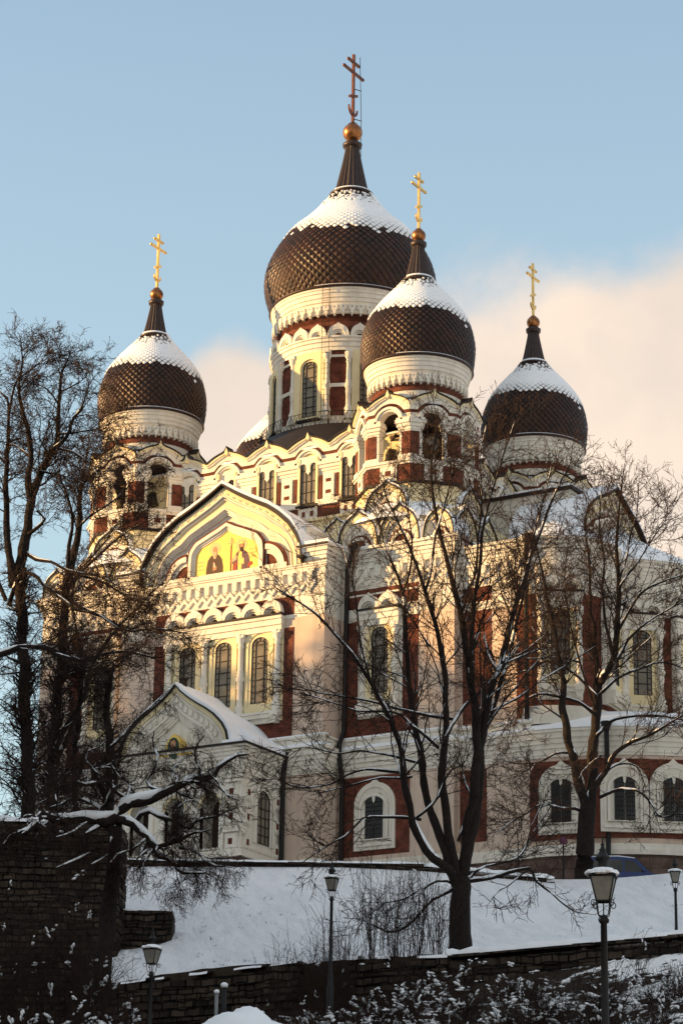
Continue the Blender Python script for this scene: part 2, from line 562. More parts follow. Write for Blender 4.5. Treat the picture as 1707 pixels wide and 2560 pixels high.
def zigzag(mb, F, u0, u1, v0, v1, n=None):
    """the frieze of small brackets over a row of points"""
    n = n or max(2, int(round((u1-u0)/.62)))
    d = (u1-u0)/n
    h = v1-v0
    mb.box(F, u0, u1, v1-.12*h, v1, -.05, .16, 'white')
    for i in range(n):
        u = u0+d*(i+.5)
        mb.ext(F, [(u-.22*d, v0+.52*h), (u-.10*d, v0+.46*h), (u+.10*d, v0+.46*h), (u+.22*d, v0+.52*h), (u+.26*d, v0+.88*h), (u-.26*d, v0+.88*h)], -.02, .17, 'white')
        mb.box(F, u-.16*d, u+.16*d, v0+.38*h, v0+.46*h, -.02, .10, 'white')
        for sgn in (-1, 1):                  # the points
            mb.ext(F, [(u, v0+.02*h), (u+sgn*.5*d, v0+.30*h), (u+sgn*.5*d, v0+.48*h), (u, v0+.20*h)], -.02, .11, 'white')
        mb.ext(F, [(u, v0-.10*h), (u+.12*d, v0+.01*h), (u, v0+.10*h), (u-.12*d, v0+.01*h)], -.02, .08, 'white')


def kok_outline(a, h, n=9):
    """half outline of a small ogee gable from the tip outwards"""
    return [(0, h), (.07*a, h*.93), (.2*a, h*.865), (.42*a, h*.79), (.66*a, h*.68), (.85*a, h*.50), (.96*a, h*.27), (a, 0)]


def small_arch(mb, F, u, v, a, h, w=.22, hole=True):
    """one of the little hoods over a window: thick ogee arch with a round hole"""
    O = resample(mirror(kok_outline(a, h)), 21)
    I1 = resample(arc(0, 0, a*.70, math.pi, 0, 20), 21); I1[:, 1] *= .95
    I2 = resample(arc(0, 0, a*.36, math.pi, 0, 20), 21)
    mv = lambda A: [(p[0]+u, p[1]+v) for p in A]
    mb.band(F, mv(O), mv(I1), 0, w, 'white')
    mb.band(F, mv(I1), mv(lerp(I1, I2, .5)), 0, w*.7, 'white')
    mb.band(F, mv(lerp(I1, I2, .5)), mv(I2), 0, w*.4, 'white')
    if hole:
        mb.ext(F, mv([tuple(p) for p in I2]), -.02, .025, 'brick')


def aedicule(F, u0, u1, v0, v1, zarch, narch, cols, wins, whw, wz0, wz1, brick_to=None, w=.30, name='window', wbars='lead'):
    """window group in white: sill, turned columns, entablature and a row of hoods, on a brick ground"""
    mb = wall
    mb.box(F, u0, u1, v0, v0+.22, -.05, w+.06, 'white')
    mb.box(F, u0-.05, u1+.05, v0+.22, v0+.34, -.05, w+.14, 'white')
    mb.box(F, u0+.1, u1-.1, v0-.25, v0, -.05, w*.6, 'white')
    # entablature
    mb.box(F, u0, u1, zarch-.95, zarch-.62, -.05, w-.06, 'white')
    mb.box(F, u0-.03, u1+.03, zarch-.62, zarch-.30, -.05, w+.02, 'white')
    mb.box(F, u0-.06, u1+.06, zarch-.30, zarch-.12, -.05, w+.10, 'white')
    mb.box(F, u0-.10, u1+.10, zarch-.12, zarch-.02, -.05, w+.18, 'roof_metal')
    d = (u1-u0)/narch
    for i in range(narch):
        small_arch(mb, F, u0+d*(i+.5), zarch-.02, d*.52, d*.76, w=w+.08)
    for c in cols:
        column(mb, F, c, v0+.3, zarch-.92, .17, w*.62)
        mb.box(F, c-.26, c+.26, zarch-1.12, zarch-.92, -.05, w+.12, 'white')
        mb.box(F, c-.24, c+.24, v0+.05, v0+.36, -.05, w+.2, 'white')
        mb.ext(F, [(c-.24, v0+.05), (c+.24, v0+.05), (c+.12, v0-.3), (c-.12, v0-.3)], -.05, w+.12, 'white')
    # cream reveal around every window
    for x in wins:
        m = (u1-u0)/max(1, len(wins))
        uo0, uo1 = x-whw-.36, x+whw+.36
        rim = [(uo0, v0+.3), (uo1, v0+.3), (uo1, zarch-.95), (uo0, zarch-.95)]
        mid = wz1-whw*.8
        inner = [(x-whw, wz0), (x+whw, wz0)] + arc(x, mid, whw, 0, math.pi, 12, ry=whw*.8)
        big = [(x-whw-.18, wz0-.12), (x+whw+.18, wz0-.12)] + arc(x, mid, whw+.18, 0, math.pi, 12, ry=whw*.8+.18)
        # outline box matched point for point with the arch
        N = len(big)
        bx = []
        for a, b in big:
            du, dv = a-x, b-mid
            if b <= wz0:
                bx.append((uo0 if du < 0 else uo1, v0+.3))
            else:
                s_ = min((whw+.36)/abs(du) if abs(du) > 1e-6 else 1e9, (zarch-.95-mid)/dv if dv > 1e-6 else 1e9)
                bx.append((x+du*s_, mid+dv*s_))
        mb.band(F, bx, big, 0, w*.55, 'cream', closed=True)
        mb.band(F, big, inner, 0, w*.36, 'cream', closed=True)
        win(F, x, wz0, wz1, whw, w=.06, bars=wbars, name=name)


# --- plain bodies
def boxw(x0, x1, y0, y1, z0, z1, mat, mb=None):
    (mb or wall).box(WORLD, x0, x1, z0, z1, -y1, -y0, mat)


boxw(-6.6, 6.6, -13, -8, Z0, 23.05, 'pink')
for s_ in (-1, 1):
    wall.box(SOUTH, min(s_*5.2, s_*6.6), max(s_*5.2, s_*6.6), 23.0, 24.0, -5, 0, 'white')
boxw(-13.5, 13.5, -11.2, 11.2, Z0, 24.0, 'pink')
boxw(13.4, 17.6, -10.7, 10.7, Z0, 23.3, 'pink')
boxw(-9.2, 9.2, -8.5, 8.5, 23.5, 31.6, 'cream')
boxw(9.0, 16.4, -2.9, 2.9, 23.5, 28.9, 'white')
boxw(-13.0, -9, -4.6, 4.6, 23.5, 27, 'white')
# string courses
for F, u0, u1, dz in ((SOUTH, -6.6, 6.6, 0), (W2, 6.65, 13.5, 0), (W2, -13.5, -6.65, 0), (W3, 13.55, 17.6, -.7)):
    if F is SOUTH:
        for a_, b_ in ((-6.6, -5.3), (5.3, 6.6)):
            corn(wall, F, a_, b_, TOPC[1:])
        corn(wall, F, u0, u1, [(22.84, 22.95, .06), (22.95, 23.06, .12), (23.06, 23.14, .17)])
    else:
        corn(wall, F, u0, u1, [(a+dz, b+dz, c) for a, b, c in TOPC])
    corn(wall, F, u0, u1, BELT)
    corn(wall, F, u0, u1, PLIN)
    wall.box(F, u0-.12, u1+.12, Z0, 6.35, -.3, .20, 'plinth_stone')
    corn(wall, F, u0, u1, [(21.42+dz*.4, 21.52+dz*.4, .06)])
    wall.box(F, u0, u1, 20.2, 23.0, -.2, .012, 'white')
    # snow on belt and cornice
    snow.box(F, u0-.4, u1+.4, 12.9, 13.06, -.2, .46, 'snow')
    snow.box(F, u0-.3, u1+.3, 13.52, 13.60, -.2, .27, 'snow')
for X, y0, y1, dz in ((6.6, -13, -11.2, 0), (13.5, -11.2, -10.7, 0), (-13.5, -11.2, 11.2, 0)):
    sg = 1 if X > 0 else -1
    F = Fr((X, 0, 0), (0, sg, 0), (sg, 0, 0))
    a, b = sorted((y0*sg, y1*sg))
    for st_ in (TOPC, BELT, PLIN):
        for v0, v1, o in st_:
            wall.box(F, a, b-.02, v0, v1, -.1, o-.004, 'white')
    wall.box(F, a, b, Z0, 6.35, -.3, .198, 'plinth_stone')
    wall.box(F, a, b, 20.2, 23.0, -.2, .010, 'white')
for u0, u1, v1 in ((-4.2, 4.6, 22.9),):
    zigzag(wall, SOUTH, -6.0, 6.0, 21.55, 22.82, 20)
zigzag(wall, W2, 7.2, 13.3, 21.9, 23.05, 9)
zigzag(wall, W2, -13.3, -7.0, 21.9, 23.05, 9)
zigzag(wall, W3, 14.0, 17.3, 21.3, 22.4, 5)

# --- south front
wall.box(SOUTH, -4.3, 4.72, 20.4, 21.42, -.02, .02, 'brick')
for u0, u1 in ((-4.3, -3.6), (4.1, 4.72)):
    wall.box(SOUTH, u0, u1, 13.6, 19.68, -.02, .025, 'brick')
wall.box(SOUTH, -3.7, 4.3, 13.6, 14.6, -.02, .02, 'brick')
wall.box(SOUTH, -3.6, 4.1, 14.6, 20.4, -.02, .018, 'cream')
aedicule(SOUTH, -3.45, 4.05, 14.75, 19.8, 20.5, 6, (-3.2, -.88, 1.48, 3.8), (-2.03, .30, 2.63), .52, 15.65, 19.35)
# --- wall bays right and left of it
for F, c0, lo in ((W2, 9.05, 1), (W2, -9.05, -1), (W3, 15.9, 0)):
    if lo:
        u0, u1 = c0-2.15, c0+2.3
        if lo < 0:
            u0, u1 = c0-2.3, c0+2.15
        wall.box(F, u0, u1, 13.7, 20.0, -.02, .02, 'brick')
        wall.box(F, u0, u1, 20.72, 21.78, -.02, .022, 'brick')
        wall.box(F, u0, u1, 20.0, 20.72, -.02, .06, 'white')
        wall.box(F, c0-1.35, c0+1.35, 14.6, 21.0, -.02, .03, 'white')
        aedicule(F, c0-1.2, c0+1.2, 14.95, 19.8, 20.6, 2, (c0-1.0, c0+1.0), (c0,), .50, 15.9, 19.55)
        # lower panel with its twin window
        u0, u1 = c0-2.2, c0+1.85
        if lo < 0:
            u0, u1 = c0-1.85, c0+2.2
        wall.box(F, u0, u1, 7.22, 11.45, -.02, .02, 'brick')
    else:
        for a, b in ((13.75, 15.45), (16.9, 17.55)):
            wall.box(F, a, b, 13.75, 19.85, -.02, .02, 'brick')
            wall.box(F, a, b, 20.35, 21.25, -.02, .022, 'brick')
        wall.box(F, 13.6, 15.15, 7.5, 11.3, -.02, .02, 'brick')
        wall.box(F, 13.6, 17.4, 19.85, 20.3, -.02, .06, 'white')


def lower_window(F, c0, two=True, parent=None):
    """white arched surround with a twin-headed barred window"""
    hw = 1.22
    A = [(c0-hw, 7.5), (c0+hw, 7.5), (c0+hw, 9.9)] + arc(c0, 9.9, hw, 0, math.pi, 16, ry=1.2)[1:] + []
    tipped = [(u, v+(.22 if abs(u-c0) < .1 else 0)) for u, v in A]
    wall.ext(F, tipped, -.02, .14, 'white')
    for k, (s_, o) in enumerate(((.86, .2), (.72, .26))):
        B = [(c0+(u-c0)*s_, 8.0+(v-7.5)*(s_*.96)) for u, v in A]
        B2 = [(c0+(u-c0)*(s_-.09), 8.0+(v-7.5)*(s_*.96-.06)+.05) for u, v in A]
        wall.band(F, B, B2, .1, o, 'white', closed=True)
    wall.box(F, c0-1.05, c0+1.05, 7.68, 7.84, .1, .24, 'white')
    for x in (-.27, .27):
        win(F, c0+x, 8.1, 10.45, .25, w=.15, bars='lattice', glass='dark_glass', name='window')
    wall.ext(F, [(c0-.12, 10.5), (c0-.05, 10.05), (c0, 9.95), (c0+.05, 10.05), (c0+.12, 10.5)], .1, .24, 'white')


lower_window(W2, 8.85)
lower_window(W2, -8.85)

# --- the great south gable (wall part, mosaic and roof)
GOUT = [(0, 28.30), (.5, 27.97), (1.0, 27.66), (2.0, 27.1), (2.9, 26.65), (3.6, 26.15), (4.3, 25.5), (4.8, 24.75), (5.08, 24.1), (5.18, 23.2)]
GIN = [(0, 26.85), (.6, 26.5), (1.3, 26.2), (2.2, 25.75), (2.75, 25.25), (3.3, 25.05), (3.85, 24.65), (4.2, 24.0), (4.28, 23.2)]
GRED = [(0, 26.50), (.6, 26.2), (1.2, 25.97), (2.1, 25.55), (2.48, 25.05), (2.55, 24.4), (2.55, 23.25)]
GMOS = [(0, 25.95), (.5, 25.66), (1.1, 25.4), (1.75, 25.15), (2.05, 24.75), (2.08, 24.3), (2.08, 23.55)]


def gable(F, dz=0, k=1.0, kz=1.0, depth=4.6, mosaic=True, base=23.2, name='gable'):
    """the big ogee gable: stepped mouldings around a tympanum"""
    g = MB()
    tr = lambda H: [(u*k, base+dz+(v-23.2)*kz) for u, v in H]
    N = 61
    # resample both by fraction so that the mouldings run parallel
    O = [tuple(p) for p in resample(mirror(tr(GOUT)), N)]
    I = [tuple(p) for p in resample(mirror(tr(GIN)), N)]
    g.ext(F, O, -.55, -.42, 'white')
    steps = [(0, .30, 0.16, 'cream'), (.30, .36, .20, 'white'), (.36, .42, .02, 'white'), (.42, .46, .08, 'white'), (.46, .78, -.04, 'cream'), (.78, .84, .02, 'white'), (.84, .92, -.14, 'white'), (.92, 1.0, -.24, 'white')]
    for a, b, w_, m_ in steps:
        g.band(F, lerp(O, I, a), lerp(O, I, b), -.5, w_, m_)
    Q = lerp(O, I, .18)
    for i in range(3, N-3, 2):               # studs along the outer band
        for j in (0, .5):
            u = Q[i][0]*(1-j)+Q[i+1][0]*j; v = Q[i][1]*(1-j)+Q[i+1][1]*j
            g.box(F, u-.035, u+.035, v-.035, v+.035, .1, .20, 'white')
    R = [tuple(p) for p in resample(mirror(tr(GRED)), N)]
    Mo = [tuple(p) for p in resample(mirror(tr(GMOS)), N)]
    g.band(F, R, lerp(R, Mo, .22), -.5, -.26, 'brick')
    g.band(F, lerp(R, Mo, .22), lerp(R, Mo, .6), -.5, -.20, 'white')
    g.band(F, lerp(R, Mo, .6), lerp(R, Mo, .82), -.5, -.30, 'white')
    g.band(F, lerp(R, Mo, .82), Mo, -.5, -.36, 'white')
    b0 = base+dz
    for s_ in (-1, 1):                       # the two quarter-round lunettes
        def q(r, ry, n=14):
            return [(s_*k*(2.6+r*math.cos(a)), b0+kz*(.1+ry*math.sin(a))) for a in [math.pi/2*i/n for i in range(n+1)]]
        g.band(F, q(1.42, 1.62), q(1.26, 1.45), -.5, -.25, 'brick')
        g.band(F, q(1.26, 1.45), q(.98, 1.15), -.5, -.2, 'white')
        g.band(F, q(.98, 1.15), q(.78, .92), -.5, -.33, 'white')
        P = [(s_*k*2.62, b0+kz*.3)] + q(.78, .92)
        g.ext(F, P, -.5, -.40, 'brick')
        g.box(F, min(s_*k*2.6, s_*k*4.0), max(s_*k*2.6, s_*k*4.0), b0+.06, b0+.32*kz, -.5, -.18, 'white')
    g.box(F, -4.1*k, 4.1*k, b0-.06, b0+.06, -.5, -.16, 'brick')
    g.box(F, -2.5*k, 2.5*k, b0+.06, b0+.30*kz, -.5, -.2, 'white')
    g.box(F, -5.1*k, 5.1*k, b0-.2, b0-.06, -.5, -.12, 'white')
    go = g.build(name, cath, F.p(0, b0, 0))
    if mosaic:
        ic = MB()
        ic.ext(F, Mo, -.45, -.405, 'mosaic_gold')
        mo = ic.build('mosaic', cath, F.p(0, b0, 0), label='gilded mosaic of two haloed robed figures')
        W = -.40
        sd = lambda pts, c, m_, ww: mo_mb.ext(F, [(u+c, v) for u, v in pts], -.42, ww, m_)
        for c, kind in ((-.80, 0), (.95, 1)):
            mo_mb = MB()
            zc = 25.02 if kind == 0 else 25.02
            mo_mb.ext(F, [(c-.02+.36*math.cos(a), zc-.25*kind*0+.36*math.sin(a)) for a in np.linspace(0, 2*math.pi, 24, endpoint=False)], -.42, -.398, 'halo')
            body = [(-.56, 23.55), (.56, 23.55), (.55, 23.95), (.46, 24.35), (.30, 24.58), (.12, 24.70), (-.12, 24.70), (-.30, 24.58), (-.46, 24.35), (-.54, 23.95)]
            sd(body, c, 'robe_dark' if kind == 0 else 'robe_violet', -.392)
            face = [(.13*math.cos(a), 24.92+.20*math.sin(a)) for a in np.linspace(0, 2*math.pi, 16, endpoint=False)]
            if kind == 0:
                sd([(-.15, 24.9), (.15, 24.9), (.14, 24.62), (.05, 24.42), (-.05, 24.42), (-.14, 24.62)], c, 'beard', -.388)
                sd([(u*1.2, v+.05) for u, v in face], c, 'beard', -.386)
                sd(face, c, 'skin', -.382)
                sd([(-.12, 24.82), (.12, 24.82), (.08, 24.62), (0, 24.5), (-.08, 24.62)], c, 'beard', -.378)
                sd([(-.1, 23.72), (.13, 23.78), (.16, 23.95), (.02, 24.02), (-.02, 24.25), (-.09, 24.25), (-.1, 23.95)], c, 'skin', -.384)
                sd([(-.02, 23.9), (.05, 23.95), (.0, 24.2), (-.05, 24.15)], c, 'white', -.38)
            else:
                sd([(u*1.3, v+.04) for u, v in face], c, 'hair', -.386)
                sd(face, c, 'skin', -.382)
                sd([(-.12, 24.86), (.12, 24.86), (.10, 24.68), (0, 24.58), (-.10, 24.68)], c, 'hair', -.378)
                sd([(-.14, 25.06), (.14, 25.06), (.15, 25.22), (.07, 25.14), (0, 25.26), (-.07, 25.14), (-.15, 25.22)], c, 'gold', -.374)
                sd([(-.2, 23.55), (.02, 23.55), (.06, 24.2), (.02, 24.62), (-.12, 24.66), (-.22, 24.3)], c, 'mosaic_gold', -.386)
                sd([(-.14, 23.86), (.2, 23.86), (.2, 24.22), (-.14, 24.22)], c, 'beard', -.382)
                sd([(-.1, 23.9), (.16, 23.9), (.16, 24.18), (-.1, 24.18)], c, 'mosaic_gold', -.379)
                sd([(-.56, 23.55), (-.3, 23.55), (-.26, 24.1), (-.42, 24.0)], c, 'robe_red', -.384)
                sd([(.42, 23.6), (.72, 23.8), (.7, 23.95), (.45, 23.9)], c, 'robe_red', -.384)
                sd([(-.62, 24.02), (-.3, 24.18), (-.28, 24.42), (-.42, 24.42), (-.66, 24.16)], c, 'beard', -.382)
                sd([(-.73, 23.98), (-.58, 23.98), (-.58, 24.16), (-.73, 24.16)], c, 'skin', -.378)
            mo_mb.build('saint_figure', mo, F.p(c, 23.55, -.4))
        st_ = MB()
        st_.box(F, .24, .28, 23.58, 25.05, -.42, -.376, 'robe_red')
        st_.box(F, .08, .44, 25.18, 25.24, -.42, -.376, 'halo')
        st_.box(F, .23, .29, 25.0, 25.5, -.42, -.377, 'halo')
        st_.box(F, .14, .38, 25.32, 25.36, -.42, -.375, 'halo')
        st_.build('cross_staff', mo, F.p(.26, 23.6, -.4))
        tx = MB()
        random.seed(3)
        for cx, z0 in ((-1.72, 24.28), (1.72, 24.62)):
            for row in range(3):
                u = cx-.24
                while u < cx+.22:
                    ww = random.uniform(.03, .055)
                    z = z0-row*.22
                    tx.box(F, u, u+.014, z, z+.11, -.42, -.398, 'halo')
                    if random.random() < .7:
                        tx.box(F, u, u+ww, z+random.choice((0, .05, .098)), z+random.choice((.014, .064, .112)), -.42, -.399, 'halo')
                    u += ww+.03
        tx.build('inscription', mo, F.p(0, 24.4, -.4))
    # roof: dark metal edge, and snow lying on the skin behind
    O2 = [(u*1.0, v) for u, v in O]
    rf = MB()
    up = [(u*(1+.02), v+.10) for u, v in O2]
    up2 = [(u*(1+.034), v+.20) for u, v in O2]
    rf.band(F, up, O2, -.5, .26, 'roof_metal')
    rf.band(F, up2, up, -1.1, .42, 'roof_metal')
    rf.sheet(F, up2, -depth, -.2, 'roof_metal')
    for s_ in (-1, 1):
        rf.box(F, min(s_*5.1*k, s_*5.5*k), max(s_*5.1*k, s_*5.5*k), b0+.2, b0+.32, -.5, .6, 'roof_metal')
    ro = rf.build('gable_roof', cath, F.p(0, b0+3, -1))
    sn = MB()
    M = len(up2)
    rng = np.random.RandomState(5)
    A = []; B = []
    for i, (u, v) in enumerate(up2):
        j = min(M-2, max(1, i))
        du, dv = up2[j+1][0]-up2[j-1][0], up2[j+1][1]-up2[j-1][1]
        L = math.hypot(du, dv)
        th = .20*max(0.15, abs(du)/L)+.03*rng.rand()
        A.append((u, v)); B.append((u-dv/L*th, v+du/L*th))
    sn.band(F, B, A, -depth, .36, 'snow', smooth=False)
    sn.build('snow', ro, F.p(0, b0+3, -1))
    return go


gable(SOUTH)
EAST = Fr((17.6, 0, 0), (0, 1, 0), (1, 0, 0))
wall.box(EAST, -4.6, 4.6, 22, 25.7, -4.2, -.5, 'white')
gable(EAST, dz=0, k=.86, kz=.78, depth=4.2, mosaic=False, base=25.3)
boxw(-5.0, 5.0, -12.4, -8.3, 23.9, 25.6, 'white')

# shoulders beside the gable, with snow
for s_ in (-1, 1):
    a, b = sorted((s_*5.0, s_*6.95))
    snow.box(SOUTH, a, b, 24.1, 24.32, -4.4, .30, 'snow')
    wall.box(SOUTH, a, b-.0, 24.0, 24.1, -4.4, .44, 'roof_metal')


# ---------------------------------------------------------------- small ogee gables round the feet of the towers
def kokoshnik(F, u, v, a, h, depth, brick_arc=True):
    g = MB()
    O = [tuple(p) for p in resample(mirror(kok_outline(a, h)), 25)]
    mv = lambda A: [(p[0]+u, p[1]+v) for p in A]
    inn = resample(arc(0, .12, a*.66, math.pi, 0, 24), 25)
    I = [tuple(p) for p in inn]
    g.ext(F, mv(O), -.3, -.12, 'white')
    g.band(F, mv(O), mv(lerp(O, I, .35)), -.3, .10, 'cream')
    g.band(F, mv(lerp(O, I, .35)), mv(lerp(O, I, .6)), -.3, .02, 'white')
    rr = lambda r: [(p[0]+u, p[1]+v) for p in resample(arc(0, .1, r, math.pi, 0, 20), 21)]
    g.band(F, rr(a*.60), rr(a*.50), -.3, -.06, 'brick')
    g.band(F, rr(a*.50), rr(a*.36), -.3, .0, 'white')
    g.ext(F, rr(a*.36), -.3, -.10, 'brick')
    up = [(p[0]*1.05, p[1]*1.03+.03) for p in O]
    g.band(F, mv(up), mv(O), -.3, .2, 'roof_metal')
    g.sheet(F, mv(up), -depth, -.2, 'roof_metal')
    o = g.build('kokoshnik', cath, F.p(u, v, 0))
    sn = MB()
    s2 = [(p[0]*1.10, p[1]*1.05+.09) for p in O]
    sn.band(F, mv(s2), mv(up), -depth, .16, 'snow')
    sn.build('snow', o, F.p(u, v, 0))


for sx in (-1, 1):
    for uu in (7.62, 10.2, 12.6):
        kokoshnik(W2, sx*uu+(.0), 24.12, 1.22 if uu < 12 else .9, 2.25 if uu < 12 else 1.7, 1.6)
    kokoshnik(Fr((0, -10.75, 0), (1, 0, 0), (0, -1, 0)), sx*9.1, 25.95, 1.3, 2.0, 1.2)
    FE = Fr((sx*13.2, 0, 0), (0, sx, 0), (sx, 0, 0))
    for yy in (-9.4, -6.9):
        kokoshnik(FE, yy*sx, 24.12, 1.15, 2.1, 1.6)
    FE2 = Fr((sx*12.45, 0, 0), (0, sx, 0), (sx, 0, 0))
    kokoshnik(FE2, -7.4*sx, 25.95, 1.3, 2.0, 1.2)
kokoshnik(CEN, -2.9, 26.1, 1.0, 1.6, .3)
kokoshnik(CEN, 4.7, 25.4, 1.0, 1.7, .3)

# corner bay roofs under the towers: stepped, snow covered
for sx in (-1, 1):
    for sy in (-1, 1):
        cx, cy = sx*9.1, sy*7.4
        wall.box(WORLD, cx-3.4, cx+4.1, 24.0, 25.9, -cy-3.2, -cy+3.2, 'cream')
        snow.box(WORLD, cx-4.0, cx+4.4, 24.02, 24.3, -cy-3.75, -cy+3.75, 'snow')
        snow.lathe((cx, cy), [(25.6, 4.3), (25.95, 4.1), (26.7, 3.35)], 'snow', 16, smooth=False)
snow.box(WORLD, -13.5, 13.5, 24.0, 24.24, -11.3, 11.3, 'snow')
snow.box(WORLD, 13.4, 17.7, 23.3, 23.5, -10.8, 10.8, 'snow')
snow.box(WORLD, 12, 16.5, 28.9, 29.06, -3.0, 3.0, 'snow')
wall.box(WORLD, 9.2, 16.6, 28.72, 28.9, -3.1, 3.1, 'roof_metal')


# ---------------------------------------------------------------- arch bays shared by towers and central block
def bay_top(mb, F, a, dz, opening, ex=.02):
    """one arcaded bay, half width a: hood, brick wave, capitals and brick piers (z for the towers, dz shifts)"""
    z = 31.42+dz
    top = [(0, 33.30), (.05, 33.16), (.14, 33.02), (.30, 32.94), (.55, 32.86), (.85, 32.74), (1.1, 32.6), (a, 32.42)]
    top = [(u, v+dz) for u, v in top]
    N = 31
    T = [tuple(p) for p in resample(mirror(top), N)]

    def wave(r, tr):
        zt = tr+dz
        A = [p for p in arc(0, z, r, math.pi, 0, 60) if p[1] >= zt]
        A = [(-a, zt)] + A + [(a, zt)]
        return [tuple(p) for p in resample(A, N)]
    wt, wb = wave(1.10, 32.0), wave(.94, 31.84)
    r_in = .64
    inner = [tuple(p) for p in resample([(-a, z)]+arc(0, z, r_in, math.pi, 0, 24)+[(a, z)], N)]
    archi = [tuple(p) for p in resample(arc(0, z, .90, math.pi, 0, 24), N)]
    archi2 = [tuple(p) for p in resample(arc(0, z, .76, math.pi, 0, 24), N)]
    arin = [tuple(p) for p in resample(arc(0, z, r_in, math.pi, 0, 24), N)]
    mb.band(F, T, lerp(T, wt, .25), -.45, .22, 'cream')
    mb.band(F, lerp(T, wt, .25), lerp(T, wt, .45), -.45, .16, 'white')
    mb.band(F, lerp(T, wt, .45), wt, -.45, .07, 'white')
    mb.band(F, wt, wb, -.45, .0, 'brick')
    mb.band(F, wb, inner, -.45, -.02, 'white')
    mb.band(F, archi, archi2, -.45, .14, 'white')
    mb.band(F, archi2, arin, -.45, .06, 'white')
    tip = lerp(T, wt, .45)[N//2]
    mb.ext(F, [(-.12, tip[1]-.02), (0, T[N//2][1]+.03), (.12, tip[1]-.02), (0, tip[1]-.16)], -.1, .28, 'cream')
    up = [(u, v+.03) for u, v in T]
    mb.band(F, [(u, v+.05) for u, v in up], up, -.45, .30, 'roof_metal')
    # capitals
    for s_ in (-1, 1):
        i0 = r_in if opening else .60
        for v0, v1, o in ((30.85, 31.02, .05), (31.02, 31.22, .12), (31.22, 31.42, .20), (31.42, 31.56, .14)):
            x0, x1 = sorted((s_*(i0-(o if opening else .02)), s_*(a+ex)))
            mb.box(F, x0, x1, v0+dz, v1+dz, -.5, o, 'white')
        x0, x1 = sorted((s_*i0, s_*(a+ex/2)))
        mb.box(F, x0, x1, 29.1+dz, 30.85+dz, -.5, .0, 'white')
    return top


